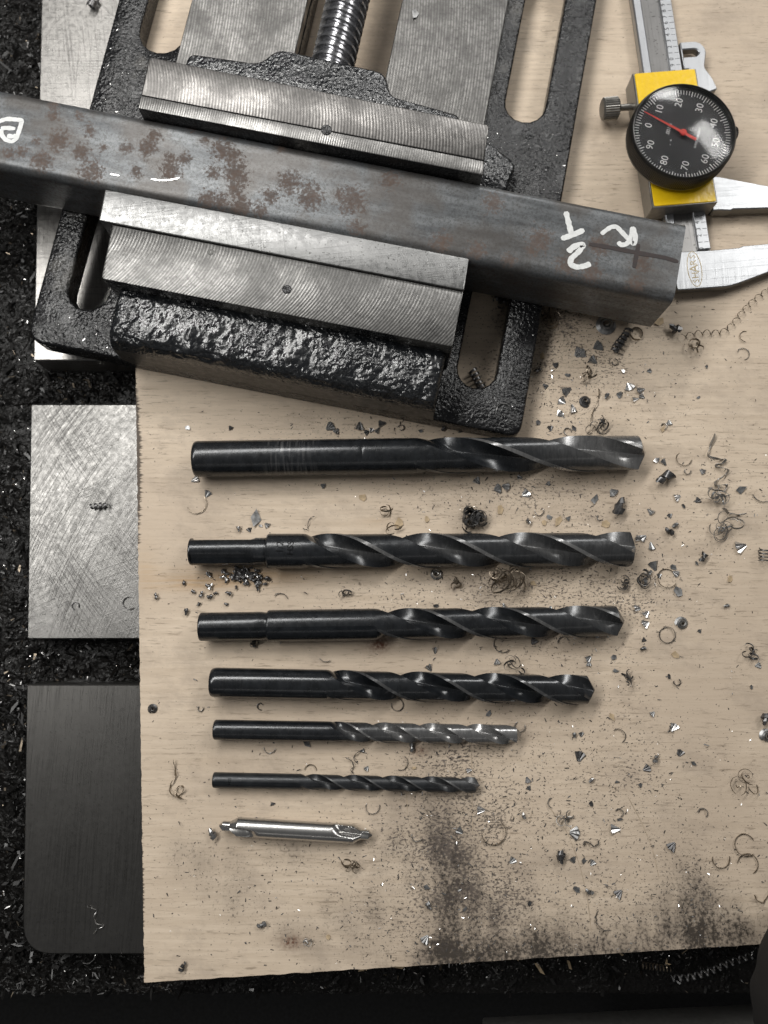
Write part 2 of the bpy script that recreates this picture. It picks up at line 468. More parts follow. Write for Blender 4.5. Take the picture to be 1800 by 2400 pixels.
M['hss'] = n.set(col=n.mix(vv, (0.34, 0.33, 0.32), (0.62, 0.61, 0.59)), rough=0.26, metal=0.95, normal=n.bump(vv, 0.15, 0.04))
n = NT('screw_steel')
vv = n.noise(0.8, detail=5, rough=0.7)
M['screw'] = n.set(col=n.mix(n.ramp(vv, [(0.3, 0.0), (0.7, 1.0)]), (0.30, 0.30, 0.31), (0.60, 0.60, 0.62)), rough=0.20, metal=0.95, normal=n.bump(vv, 0.12, 0.05))
M['chip'] = m_plain('steel_chip', (0.55, 0.54, 0.53), 0.26, 0.92, var=0.35, nscale=0.7)
M['chip_dark'] = m_plain('dark_steel_chip', (0.13, 0.127, 0.127), 0.34, 0.75, var=0.45, nscale=0.8)
M['chip_grey'] = m_plain('grey_steel_chip', (0.30, 0.30, 0.298), 0.38, 0.85, var=0.30, nscale=0.8)
M['chip_brown'] = m_plain('straw_steel_chip', (0.20, 0.165, 0.125), 0.30, 0.8, var=0.40, nscale=0.6)
M['chip_oily'] = m_plain('oily_black_chip', (0.006, 0.0055, 0.005), 0.32, 0.0, var=0.6, nscale=0.8, spec=0.35)
M['dust'] = m_plain('dark_swarf_dust', (0.060, 0.055, 0.052), 0.6, 0.2, var=0.5, nscale=0.8)
M['ply_scratch'] = m_plain('scratched_wood', (0.40, 0.32, 0.235), 0.7, var=0.3)
M['wood'] = m_plain('wood_shaving', (0.46, 0.35, 0.22), 0.75, var=0.25, nscale=0.5)
M['satin'] = m_ground('satin_chrome', (0.44, 0.45, 0.465), 0.38, [(0.0, 0.8, 0.06, 0), (1.5, 0.8, 0.06, 0)], 0.10, 0.1)
M['rack'] = m_ground('rack_channel_steel', (0.25, 0.245, 0.24), 0.34, [(1.57, 1.2, 0.25, 0)], 0.2)
M['caliper_side'] = m_plain('caliper_side_steel', (0.26, 0.25, 0.23), 0.35, 0.8)
n = NT('yellow_enamel')
yk = n.noise(0.35, detail=5, rough=0.6)
M['yellow'] = n.set(col=n.mix(n.ramp(yk, [(0.3, 0), (0.7, 1)]), (0.82, 0.52, 0.008), (0.90, 0.60, 0.012)), rough=0.30,
                    normal=n.bump(n.noise(0.55, detail=2), 0.5, 0.25), spec=0.5)
M['bezel'] = m_plain('black_bezel', (0.018, 0.017, 0.016), 0.32, 0.2, spec=0.6)
M['bezel_worn'] = m_plain('worn_bezel_edge', (0.16, 0.155, 0.14), 0.35, 0.7)
M['face'] = m_plain('dial_face_black', (0.018, 0.018, 0.020), 0.6, var=0.3, nscale=0.4)
M['white'] = m_plain('white_print', (0.72, 0.72, 0.70), 0.6, var=0.06)
M['print'] = m_plain('dark_engraving', (0.045, 0.045, 0.05), 0.6)
M['stamp'] = m_plain('stamped_black', (0.003, 0.003, 0.003), 0.7, spec=0.1)
M['gold'] = m_plain('gold_print', (0.42, 0.34, 0.20), 0.45, 0.3)
M['red'] = m_plain('red_needle_paint', (0.62, 0.05, 0.035), 0.45)
M['paint'] = m_plain('white_marker_paint', (0.70, 0.71, 0.70), 0.5, var=0.10, nscale=0.9, bumpd=0.05)
M['marker'] = m_plain('dark_marker_ink', (0.030, 0.020, 0.019), 0.6, var=0.4, nscale=0.8)
M['cloth'] = m_plain('dark_cloth', (0.008, 0.0065, 0.0055), 0.95, var=0.5, nscale=1.5, bumpd=0.15)
n = NT('crystal'); M['glass'] = n.set(col=(1, 1, 1), rough=0.10, trans=1.0, ior=1.30)

# ================================================================== SETTING
# ---- table of the machine: trough, raised ground pads, dark drop in front
ZP = -12.0
zt = -26.0
table = empty('machine_table'); tag(table, kind='structure')
tl = []
NX, NY = 150, 190
YF = P(500, 2326, -26).y
x0, x1, y0, y1 = -260, 300, YF, 380
tv, tf = [], []
for j in range(NY + 1):
    for i in range(NX + 1):
        x = x0 + (x1-x0)*i/NX; y = y0 + (y1-y0)*j/NY
        h = noise.fractal(Vector((x*0.07, y*0.07, 1.7)), 0.9, 2.1, 4) * 1.6
        if y < -128: h -= 0
        tv.append((x, y, zt + h))
for j in range(NY):
    for i in range(NX):
        a = j*(NX+1)+i; tf.append((a, a+1, a+NX+2, a+NX+1))
from_py('trough_floor', tv, tf, M['trough'], table, angle=80)
bm = bmesh.new(); bm_box(bm, -260, 300, YF - 1.5, YF, -90, zt - 2.5)
from_bm('front_apron', bm, M['trough'], table)
def pad(pts, radii, mat):
    bm = plate_bm(rounded(pts, radii, 8), [], -27.0, ZP)
    bev(bm, 0.5, 1, 60)
    return from_bm('steel_pad', bm, mat, table)
xa = P(97, 0, ZP); xb = P(78, 845, ZP)
dxa = (xa - xb) / (xa.y - xb.y)
far = xb + dxa * (380 - xb.y)
pad([(xb.x, xb.y), (60, xb.y + 0.5), (60, 380), (far.x, 380)], 0, M['pad_upper'])
q = [P(72, 947, ZP), P(63, 1498, ZP)]
pad([(q[1].x, q[1].y), (60, q[1].y), (60, q[0].y), (q[0].x, q[0].y)], 0, M['pad'])
q = [P(62, 1604, ZP), P(52, 2237, ZP)]
pad([(q[1].x, q[1].y), (60, q[1].y), (60, q[0].y), (q[0].x, q[0].y)], [11, 0, 0, 0], M['pad_lower'])

floor = from_py('floor', [(-900, -900, -160), (900, -900, -160), (900, 700, -160), (-900, 700, -160)], [(0, 1, 2, 3)], M['void'])
tag(floor, kind='structure')
# grey front rail just entering the picture at the bottom
a = P(1180, 2440, -40); b = P(1735, 2412, -40)
d = (b - a).normalized()
bm = bmesh.new()
e0 = a - d*6; e1 = b + d*120; nrm = Vector((d.y, -d.x, 0))
pl = [e0, e1, e1 + nrm*40, e0 + nrm*40]
bm = plate_bm([(p.x, p.y) for p in pl], [], -60, -40); bev(bm, 1.0, 2)
tag(from_bm('front_rail', bm, M['ledge']), 'grey machine rail just entering the frame at the bottom', 'machine rail')

# ---- plywood board
BL = P(338, 2303); BR = P(1800, 2212); TL_ = P(318, 880)
ex = (BR - BL).normalized(); ey = (TL_ - BL).normalized()
BW, BH, ST = 300.0, 520.0, 1.25
nu, nv = int(BW/ST), int(BH/ST)
def G(p, lst):
    s = 0.0
    for (cx, cy, sx, sy, a) in lst:
        dx = (p[0]-cx)/sx; dy = (p[1]-cy)/sy
        q = dx*dx + dy*dy
        if q < 12: s += a*math.exp(-0.5*q)
    return s
STAIN = [(1060,2070,32,95,.75),(1085,2170,50,60,.60),(1040,1985,28,60,.50),(1150,2235,110,24,.70),(1390,2232,50,18,.65),
 (1615,2125,42,42,.85),(1640,2185,95,26,.90),(1720,2165,50,28,.50),(1605,2050,40,50,.28),(1250,2180,55,45,.30),(1310,2190,60,30,.25),
 (1720,2110,30,25,.35),(1100,2060,70,150,.22),(1300,2225,260,22,.35),(1560,2215,160,24,.45),(1210,2140,120,80,.20),(1060,2240,40,20,.5),(1480,2160,60,40,.22),
 (690,1995,42,30,.34),(520,2030,50,45,.28),(560,2110,70,45,.22),(440,2010,40,45,.2),(620,1740,120,30,.10),(450,1760,50,60,.12),(800,2130,80,60,.16),(1550,1900,90,80,.10),(690,2190,40,30,.16),(1010,1850,22,150,.22),
 (960,1960,40,80,.25),(900,2080,40,80,.14),(850,2170,60,40,.18),(1240,760,60,50,.25),(1290,740,40,35,.30),(1180,1165,120,25,.18),(1170,1360,60,30,.30),
 (1400,1330,40,30,.22),(1480,1240,30,30,.3),(1560,1000,20,30,.1),(1240,820,25,60,.3),(1420,690,60,20,.2),(1180,730,20,30,.4),(570,1340,30,16,.25),
 (1110,1217,20,20,.6),(1000,1500,120,20,.10),(1310,1480,60,25,.2)]
SPECK = [(1290,800,110,110,1.0),(1380,890,150,120,.65),(1120,1120,220,45,.75),(1150,1390,210,45,.95),(1350,1460,160,110,.65),(1450,1320,120,80,.6),
 (1060,1990,110,170,1.0),(1250,1880,220,150,.60),(1220,1180,180,40,.6),(870,1005,120,26,.8),(700,1010,160,30,.3),(1690,1180,60,120,.35),(1180,2150,260,90,.85),
 (1640,2080,120,80,.7),(900,1430,160,30,.3),(620,2000,200,120,.35),(1130,1760,60,40,.5),(1480,1750,120,100,.3),(1500,1830,180,120,.25),(1140,850,60,90,.5),
 (1020,1830,60,60,.6),(560,1340,80,40,.35),(1720,880,80,140,.12),(1780,1180,40,40,.4)]
WARM = [(560,1352,110,16,.85),(440,1370,60,10,.6),(820,1330,200,12,.30),(880,1225,30,8,.3),(500,1785,60,10,.1),(340,1335,20,40,.35)]
RUSTB = [(892,1508,13,10,1.0),(985,1760,12,9,.85),(684,2208,14,8,.9),(880,1512,30,16,.35),(684,2208,26,16,.35)]
verts, faces, at = [], [], {'stain': [], 'speck': [], 'warm': [], 'rust': [], 'fray': []}
for j in range(nv + 1):
    for i in range(nu + 1):
        u, v = i*BW/nu, j*BH/nv
        p = BL + ex*u + ey*v
        if i == 0: p = p + ex*(0.35*noise.noise(Vector((0, v*0.35, 0))) + 0.25*noise.noise(Vector((5, v*1.3, 0))))
        if j == 0: p = p + ey*(0.30*noise.noise(Vector((u*0.2, 9, 0))))
        verts.append((p.x, p.y, 0.0))
        q = pix(p)
        sd = G(q, STAIN); sk = 0.10 + G(q, SPECK)
        wob = noise.fractal(Vector((p.x*0.06, p.y*0.06, 0)), 0.8, 2, 3)
        if v < 10: sd += 0.42*math.exp(-v/2.6)*(0.5 + 0.9*max(0, wob)) * (1.0 if q[0] > 900 else 0.35)
        at['stain'].append(max(0, sd*(1 + 0.5*wob)))
        at['speck'].append(max(0, sk*(1 + 0.8*wob)))
        at['warm'].append(G(q, WARM)); at['rust'].append(G(q, RUSTB))
        fz = 0.0
        if u < 16:
            amt = 0.30 + 0.55*math.exp(-0.5*((q[1]-1080)/110)**2) + 0.18*math.exp(-0.5*((q[1]-2080)/90)**2)
            fz = amt*math.exp(-u/(2.2 if q[1] < 1300 else 1.2))
        if v < 3: fz = max(fz, 0.30*math.exp(-v/0.8))
        at['fray'].append(fz)
W1 = nu + 1
for j in range(nv):
    for i in range(nu):
        a = j*W1 + i; faces.append((a, a+1, a+W1+1, a+W1))
board = empty('plywood_board')
tag(board, 'pale birch plywood board under the drills, stained with dirt and swarf', 'board')
top = from_py('top_veneer', verts, faces, M['ply'], board, angle=None)
for k, vals in at.items():
    A_ = top.data.attributes.new(k, 'FLOAT', 'POINT'); A_.data.foreach_set('value', vals)
for path in ([(1290,1895),(1330,1950),(1360,2030),(1378,2110),(1386,2185)], [(1472,1868),(1505,1930),(1530,1990),(1545,2060)], [(1105,1740),(1106,1850),(1108,1960)],
             [(1435,702),(1490,722),(1552,748)], [(950,1790),(953,1850),(955,1915)], [(1250,1890),(1240,1930)]):
    bm = bmesh.new(); stroke_bm(bm, [P(*q) for q in path], 0.34, 0, 0.02, 0.9)
    from_bm('scratch', bm, M['ply_scratch'], board, angle=None)
# edge of the board
ring = [j*W1 for j in range(nv, 0, -1)] + [i for i in range(nu + 1)]
ev = []; ef = []
for k in ring: ev.append(verts[k]); ev.append((verts[k][0], verts[k][1], ZP + 0.02))
for k in range(len(ring)-1): ef.append((2*k, 2*k+1, 2*k+3, 2*k+2))
from_py('cut_edge', ev, ef, M['ply_edge'], board, angle=None)
c4 = [BL, BL + ex*BW, BL + ex*BW + ey*BH, BL + ey*BH]
from_py('bottom_veneer', [(p.x, p.y, ZP + 0.03) for p in c4], [(3, 2, 1, 0)], M['ply_edge'], board, angle=None)

# ================================================================== VISE
VA = math.radians(-11.4)
VO = P(315, 864, 0)
vise = empty('drill_press_vise', VO, VA)
tag(vise, 'black cast iron machine vise with milled jaws clamping the square tube', 'vise')
BACK = 215.0
base_outer = rounded([(-39.5, 0.2), (152, 0.2), (151, BACK), (-41.5, BACK)], [7, 5, 4, 4])
holes = [slot(-29, -13.2, 16.5, 82), slot(-29, -10.5, 128.5, 200), slot(124, 139, 15.5, 82), slot(122.5, 138.5, 127.5, 200),
         rounded([(37.0, 62), (74, 62), (74, 205), (37.0, 205)], 3)]
bm = plate_bm(base_outer, holes, 0.15, 10.0); bev(bm, 1.1, 2, 60)
from_bm('base', bm, M['cast'], vise, angle=50)
# worn bare patch along the right rear edge of the flange
def way(x0, x1, skew):
    bm = plate_bm([(x0, 40), (x1, 40), (x1 + skew, BACK), (x0 + skew, BACK)], [], 9.0, 14.0)
    bev(bm, 0.4, 1, 60)
    return from_bm('bed_way', bm, M['way'], vise)
way(-9.2, 36.8, -0.6); way(74.2, 116.4, -0.8)
# fixed jaw: rough cast body whose shoulder is a lumpy sweep
prof = [(0.4, 0.3), (0.2, 6), (0.2, 14), (0.3, 20), (0.8, 23.2), (2.0, 25.6), (4.0, 27.0), (7.0, 27.9), (11.0, 28.4), (15.0, 28.7), (18.0, 28.6), (20.0, 27.8), (22.0, 27.0), (24, 26.5)]
pr2 = []
for i in range(len(prof)-1):
    steps = 5 if i > 3 else 3
    for k in range(steps):
        t = k/steps; pr2.append((prof[i][0]*(1-t)+prof[i+1][0]*t, prof[i][1]*(1-t)+prof[i+1][1]*t))
pr2.append(prof[-1])
UL, UR, nU = -1.8, 118.6, 230
vv_, ff_ = [], []
for j, (pv, pz) in enumerate(pr2):
    for i in range(nU + 1):
        u = UL + (UR-UL)*i/nU
        k = min(1, max(0, (pz-20)/5)) if pv < 12 else 1
        e = min(1.0, (u-UL)/2.5, (UR-u)/2.0)
        d = noise.fractal(Vector((u*0.42, pv*0.42, pz*0.42)), 1.0, 2.1, 2)*0.45 + noise.noise(Vector((u*0.16, pv*0.1, 4)))*0.7
        if e < 1: rr = (1-e)**2*1.6
        else: rr = 0
        zz = pz + d*k*(0.9 if pv > 1 else 0.3) - (rr if pz > 18 else 0)
        yy = pv - (d*0.55*k if pv < 4 else 0) + noise.noise(Vector((u*0.12, pz*0.3, 8)))*0.12
        vv_.append((u, max(0.12, yy), max(0.2, zz)))
for j in range(len(pr2)-1):
    for i in range(nU):
        a = j*(nU+1)+i; ff_.append((a, a+1, a+nU+2, a+nU+1))
# end walls
for side in (0, nU):
    col_ = [j*(nU+1)+side for j in range(len(pr2))]
    s0 = len(vv_); vv_.append((vv_[side][0], 24, 0.3))
    f = col_ + [s0]; ff_.append(tuple(f if side else f[::-1]))
fixed = from_py('fixed_jaw', vv_, ff_, M['cast_rough'], vise, angle=70, recalc=True)
fixed.data.materials.append(M['cast_front'])
for f in fixed.data.polygons:
    c = f.center
    if c.z < 0.0195 and f.normal.y < -0.8: f.material_index = 1
bm = plate_bm(rounded([(-6.2, 20.6), (120.2, 20.4), (120.2, 41.2), (-7.4, 41.2)], [1.6, 1.0, 0.3, 0.3]), [], 9.6, 34.0); bev(bm, 0.45, 2, 60)
fb = from_bm('jaw_body', bm, M['mill_front'], vise, angle=45)
fb.data.materials.append(M['cast'])
for f in fb.data.polygons:
    if abs(f.normal.z) < 0.5: f.material_index = 1
bm = plate_bm(rounded([(-12.0, 41.5), (120.3, 41.3), (119.9, 53.2), (-12.8, 53.4)], [0.4, 0.5, 0.6, 0.6]), [], 13.0, 34.9); bev(bm, 0.45, 2, 60)
from_bm('jaw_plate', bm, M['plate'], vise, angle=45)
def dimple(u, v, z, r, m):
    vs, fs = revolve([(r, 0.02), (r*0.9, 0.10), (r*0.55, 0.10), (r*0.2, 0.03)], 20)
    o = from_py('punch_mark', vs, fs, m, vise); o.location = (u*S, v*S, z*S)
dimple(59.1, 29.6, 34.0, 1.7, M['cast']); dimple(29.5, 37.9, 33.96, 1.2, M['ledge'])
# movable jaw
MZ = 40.0
bm = plate_bm(rounded([(-6.8, 88.7), (118.4, 87.9), (117.6, 101.8), (-7.6, 104.0)], [0.4, 0.4, 1.2, 1.8]), [], 14.2, MZ); bev(bm, 0.5, 2, 60)
mv = from_bm('movable_jaw', bm, M['mill_move'], vise, angle=45)
bm = plate_bm([(-6.6, 83.4), (118.8, 82.4), (118.4, 87.8), (-6.9, 88.6)], [], 14.4, MZ - 0.12); bev(bm, 0.4, 2, 60)
mp = from_bm('movable_jaw_plate', bm, M['mill_edge'], vise, angle=45)
for o in (mv, mp):
    o.data.materials.append(M['cast'])
    for f in o.data.polygons:
        if abs(f.normal.z) < 0.5: f.material_index = 1
dimple(61.2, 88.4, MZ, 2.0, M['cast'])
bk = rounded([(4.0, 99.5), (107.5, 99.5), (107.0, 105.6), (80.5, 108.2), (77.0, 117.0), (36.0, 118.6), (31.5, 111.4), (5.0, 110.4)], [0.5, 1, 3, 3, 4, 4, 4, 3])
bm = plate_bm(bk, [], 14.3, 37.2); bev(bm, 1.0, 2, 60)
from_bm('screw_boss', bm, M['cast_rough'], vise, angle=50)
# retaining lug seen right of the movable jaw
bm = plate_bm(rounded([(112, 88), (128.5, 92), (131.5, 105), (119, 112), (113, 112)], [1, 3, 4, 3, 1]), [], 9.5, 16.0); bev(bm, 1.2, 2, 60)
from_bm('base_lug', bm, M['cast_rough'], vise, angle=50)
# clamping screw: trapezoidal thread
sr, pitch, nt = 8.3, 3.75, 36
sv, sf = [], []
prs = [(0.00, 0.78), (0.18, 0.80), (0.32, 0.96), (0.40, 1.0), (0.66, 1.0), (0.74, 0.96), (0.90, 0.80)]
turns = 27; NA = 48
rows = []
for t in range(turns):
    for fz_, fr_ in prs: rows.append((t + fz_, fr_))
for (h, fr_) in rows:
    for k in range(NA):
        a = 2*math.pi*k/NA
        sv.append((54.6 + sr*fr_*math.cos(a), 114 + (h + k/NA)*pitch, 24.5 + sr*fr_*math.sin(a)))
for j in range(len(rows)-1):
    for k in range(NA - 1):
        a = j*NA + k; sf.append((a, a+1, a+NA+1, a+NA))
    if j + len(prs) + 1 < len(rows):
        a = j*NA + NA - 1; b = (j + len(prs))*NA
        sf.append((a, b, b + NA, a + NA))
from_py('clamp_screw', sv, sf, M['screw'], vise, angle=40, recalc=True)

# ================================================================== SQUARE TUBE
ZT, ZB, RC = 35.0, 8.5, 3.2
e_up = (P(0, 205, ZT - 1), P(1605, 525, ZT - 1)); e_lo = (P(0, 385, ZT), P(1583, 693, ZT))
tdir = ((e_up[1]-e_up[0]).normalized() + (e_lo[1]-e_lo[0]).normalized()).normalized(); tdir.z = 0
tn = Vector((-tdir.y, tdir.x, 0))
mid = (e_up[1] + e_lo[1]) / 2
lo_off = (e_lo[1] - mid).dot(tn) - 2.0; hi_off = (e_up[1] - mid).dot(tn) + 0.2
TW = hi_off - lo_off
org = mid + tn*((hi_off + lo_off)/2)                 # end centre of the tube
tube = empty('square_steel_tube', (org.x, org.y, 0), math.atan2(tdir.y, tdir.x))
tag(tube, 'rusty grey square steel tube with white chalk writing, held in the vise', 'steel tube')
hw = TW/2; TL = 330.0
def sect(w, z0, z1, r, n=5):
    pts = []
    for (cx, cz, a0) in ((w-r, z1-r, 0), (-w+r, z1-r, 90), (-w+r, z0+r, 180), (w-r, z0+r, 270)):
        for k in range(n+1):
            a = math.radians(a0 + 90*k/n); pts.append((cx + r*math.cos(a), cz + r*math.sin(a)))
    return pts
osec = sect(hw, ZB, ZT, RC); isec = sect(hw-2.2, ZB+2.2, ZT-2.2, 1.2)
# refine the flat top so that rust patches can be stored on it
top_i = 5; fine = []
for i, p in enumerate(osec):
    fine.append(p)
    if i == top_i:
        q = osec[i+1]
        for k in range(1, 28): fine.append((p[0] + (q[0]-p[0])*k/28, p[1]))
    if i == 11 or i == 23:
        q = osec[(i+1) % len(osec)]
        for k in range(1, 14): fine.append((p[0]+(q[0]-p[0])*k/14, p[1]+(q[1]-p[1])*k/14))
NL = 300; n0 = len(fine)
RUST = [(126,247,14),(126,270,14),(187,271,11),(209,306,14),(138,328,25),(190,355,19),(98,377,25),(51,355,15),(85,330,10),(214,401,28),(295,347,14),(344,347,21),
 (320,404,13),(401,399,24),(434,371,14),(521,350,24),(545,369,22),(553,407,28),(499,404,15),(551,442,18),(450,298,12),(675,431,25),(635,458,19),(727,461,30),
 (690,418,16),(825,472,34),(838,534,18),(800,455,16),(488,468,22),(520,472,20),(564,483,24),(607,493,18),(1155,476,24),(1266,563,28),(1036,568,24),(1117,587,22),(916,422,22),
 (1405,574,24),(1328,622,24),(1388,641,24),(1505,617,22),(1491,666,20),(1193,609,16),(1245,588,14),(20,360,14),(240,345,10),(360,320,16),(400,370,14),(660,345,12),(480,330,10)]
tvv, tff, rus = [], [], []
rz = math.atan2(tdir.y, tdir.x); cr, sr_ = math.cos(rz), math.sin(rz)
for i in range(NL + 1):
    x = -TL + TL*i/NL
    for (a, z) in fine:
        tvv.append((x, a, z))
        w = Vector((org.x + x*cr - a*sr_, org.y + x*sr_ + a*cr, z))
        r_ = 0.0
        if z > ZT - 2.5:
            q = pix(w)
            for (cx, cy, rr) in RUST:
                d2 = ((q[0]-cx)**2 + (q[1]-cy)**2)/(rr*rr)
                if d2 < 6: r_ = max(r_, 0.62*math.exp(-0.55*d2))
        elif a < 0 and z < ZT - 3: r_ = 0.25
        rus.append(r_)
for i in range(NL):
    for k in range(n0):
        a = i*n0+k; b = i*n0+(k+1) % n0
        tff.append((a, b, b+n0, a+n0))
tb = from_py('tube_wall', tvv, tff, M['scale'], tube, angle=40, recalc=True)
A_ = tb.data.attributes.new('rust', 'FLOAT', 'POINT'); A_.data.foreach_set('value', rus)
# cut end ring and inside
iv, if_ = [], []
m = len(osec)
for p in osec: iv.append((0.0, p[0], p[1]))
for p in isec: iv.append((0.0, p[0], p[1]))
for p in isec: iv.append((-40.0, p[0], p[1]))
for k in range(m):
    k2 = (k+1) % m
    if_.append((k, k2, m+k2, m+k)); if_.append((m+k, m+k2, 2*m+k2, 2*m+k))
from_py('cut_end', iv, if_, M['caliper_side'], tube, angle=40, recalc=True)
def tloc(px, py, dz=0.03):
    p = P(px, py, ZT) - org
    return (p.x*cr + p.y*sr_, -p.x*sr_ + p.y*cr, ZT + dz)
def mark(name, paths, w, mat, lab=None):
    bm = bmesh.new()
    for k, pa in enumerate(paths): stroke_bm(bm, [tloc(*q, dz=0.04 + 0.012*k) for q in pa], w, 0, 0.07, 0.30)
    o = from_bm(name, bm, mat, tube, angle=None)
    if lab: o['label'] = lab
mark('chalk_mark', [[(1326,496),(1332,520),(1341,556)], [(1315,560),(1340,552),(1369,539)],
     [(1331,591),(1342,580),(1357,573),(1368,575),(1355,592),(1338,606),(1336,620),(1352,627),(1370,624),(1384,618)]], 2.0, M['paint'], 'white handwritten figures near the cut end')
mark('chalk_mark', [[(1409,549),(1420,540),(1432,532),(1445,531),(1458,545),(1474,562)], [(1483,532),(1480,550),(1473,565)], [(1482,532),(1490,553),(1486,574),(1478,566)],
     [(1448,567),(1455,575),(1468,573),(1478,560)]], 1.7, M['paint'], 'white handwritten letter at the cut end')
mark('chalk_mark', [[(-8,288),(3,283),(16,279),(32,280),(52,282),(48,297),(44,310),(39,326),(27,333),(12,327),(3,315),(3,303)], [(2,302),(14,300),(36,302)], [(17,318),(28,321),(39,318)]], 1.6, M['paint'],
     'white handwritten letter at the left edge')
mark('marker_line', [[(1381,572),(1430,580),(1490,592),(1560,604),(1590,614)], [(1497,572),(1491,600),(1486,628)]], 1.5, M['marker'], 'dark cross drawn for the hole')
mark('scratch', [[(354,420),(375,423),(400,422),(421,417)], [(258,408),(280,412)]], 0.55, M['chip'])

# ================================================================== DRILLS
def drill(name, label, p0, p1, dia, feats, mat, pitch, f0, rw, point=118, phase=0.0, shank=None, wear=None, group='twist drills in a row', chamfer=1.0, groove=None, flats=None, scuff=None):
    """p0,p1 photo ends of the axis; dia mm; f0 distance where the flutes begin; shank=(length, dia)"""
    R = dia/2
    a = P(p0[0], p0[1], R); b = P(p1[0], p1[1], R)
    ax = (b - a); L = ax.length; rzz = math.atan2(ax.y, ax.x)
    root = empty(name, (a.x, a.y, R + 0.05), rzz)
    tag(root, label, 'drill bit', group)
    LAND = 95.0
    angs = []
    for half in (0, 180):
        for q in (0, 12, 25, 40, 55, 70, 82): angs.append((half+q, 'l', q))
        angs.append((half+82.01, 'm', 0)); angs.append((half+88, 'm', 0)); angs.append((half+94.9, 'm', 0))
        for k in range(0, 15): angs.append((half + LAND + (180-LAND)*k/15, 'f', k/15))
    n = len(angs)
    tanp = math.tan(math.radians(point/2))
    tip_len = R/tanp
    ss = set()
    s = f0 - 1
    step = max(0.55, pitch/64)
    while s < L - tip_len: ss.add(round(s, 3)); s += step
    for k in range(13): ss.add(round(L - tip_len*(1 - k/12)**1.0, 3))
    s = 1.5
    bs = shank[0] if shank else 0.0
    while s < f0: ss.add(round(s + (0.011 if abs(s-bs) < 0.02 else 0), 3)); s += 3.0
    def rad(s):
        if shank and s < bs: r = shank[1]/2; c = min(1.0, 0.9 + 0.1*s/0.8) if s < 0.8 else 1
        elif shank and s < bs + 0.5: r = R*(0.95 + 0.05*(s-bs)/0.5); c = 1
        else: r = R; c = 1
        if s < chamfer and not shank: r = R*(0.86 + 0.14*math.sqrt(max(0, 1-(1-s/chamfer)**2)))
        elif s < chamfer*0.6: r *= 0.90 + 0.10*math.sqrt(max(0, 1-(1-s/(chamfer*0.6))**2))
        if groove and abs(s-groove) < 0.5: r -= 0.10*(1-abs(s-groove)/0.5)
        if shank and bs - 0.7 < s < bs: r -= 0.25
        return r
    if flats:
        for e in (flats[0]-0.05, flats[0], flats[1], flats[1]+0.05): ss.add(round(e, 3))
    if scuff:
        s = scuff[0]
        while s < scuff[1]: ss.add(round(s + 0.003, 3)); s += 0.45
    for e in (0, chamfer*0.15, chamfer*0.4, chamfer*0.7, chamfer): ss.add(round(e, 3))
    if shank:
        for e in (bs-0.7, bs-0.69, bs-0.002, bs+0.001, bs+0.5): ss.add(round(e, 3))
    if groove:
        for e in (-0.5, -0.25, 0, 0.25, 0.5): ss.add(round(groove+e, 3))
    ss = sorted(x for x in ss if 0 <= x < L - 0.02)
    v, f, wr = [], [], []
    for s in ss:
        rb = rad(s)
        fade = min(1.0, max(0.0, (s - f0)/rw)); fade = fade*fade*(3-2*fade)
        cap = (L - s)*tanp + 0.02
        tw = 2*math.pi*max(0.0, s - f0)/pitch + phase
        for (ang, kind, t) in angs:
            r = rb
            cl = 1 - 0.040*fade
            wv = 0.0
            if kind == 'l': r = rb*cl
            elif kind == 'm': r = rb
            else:
                shp = math.sin(math.pi*min(1, t)**0.78)**0.50 if 0 < t < 1 else 0.0
                r = rb*(1 - fade*(0.72*shp)) - (rb*0.040*fade*t)
            if r > cap:
                r = cap
            if wear: wv = wear(s/L, kind, t, fade, (L-s)/tip_len)
            th = math.radians(ang) + tw
            if flats and flats[0] <= s <= flats[1]:
                for q in (125, 245, 5):
                    cc = math.cos(th - math.radians(q))
                    if cc > 0.3: r = min(r, flats[2]*rb/cc)
            if scuff and scuff[0] < s < scuff[1] and math.sin(th) > 0.2:
                wv = max(wv, scuff[2]*max(0, noise.noise(Vector((s*1.7, th*0.6, 3)))*1.6))
            v.append((s, r*math.cos(th), r*math.sin(th))); wr.append(wv)
    for j in range(len(ss)-1):
        for k in range(n):
            a_ = j*n+k; b_ = j*n+(k+1) % n
            f.append((a_, b_, b_+n, a_+n))
    c0 = len(v); v.append((0, 0, 0)); wr.append(0.05); v.append((L, 0, 0)); wr.append(0.4)
    for k in range(n):
        f.append((c0, (k+1) % n, k)); o_ = (len(ss)-1)*n; f.append((c0+1, o_+k, o_+(k+1) % n))
    # split into the shank and the fluted body
    split = next(j for j, s in enumerate(ss) if s >= f0 - 1e-6)
    def sub(nm, lo, hi, first, last):
        idx = list(range(lo*n, (hi+1)*n)); base = lo*n
        vs = [v[i] for i in idx]; ws = [wr[i] for i in idx]
        fs = [tuple(i-base for i in q) for q in f[lo*n:hi*n]]
        if first:
            vs.append(v[c0]); ws.append(0.05); e = len(vs)-1
            for k in range(n): fs.append((e, (k+1) % n, k))
        if last:
            vs.append(v[c0+1]); ws.append(wr[c0+1]); e = len(vs)-1; o_ = (hi-lo)*n
            for k in range(n): fs.append((e, o_+k, o_+(k+1) % n))
        ob = from_py(nm, vs, fs, mat, root, angle=32, recalc=False)
        A2 = ob.data.attributes.new('wear', 'FLOAT', 'POINT'); A2.data.foreach_set('value', ws)
        return ob
    sub('shank', 0, split, True, False)
    sub('flutes', split, len(ss)-1, False, True)
    return root, L, R

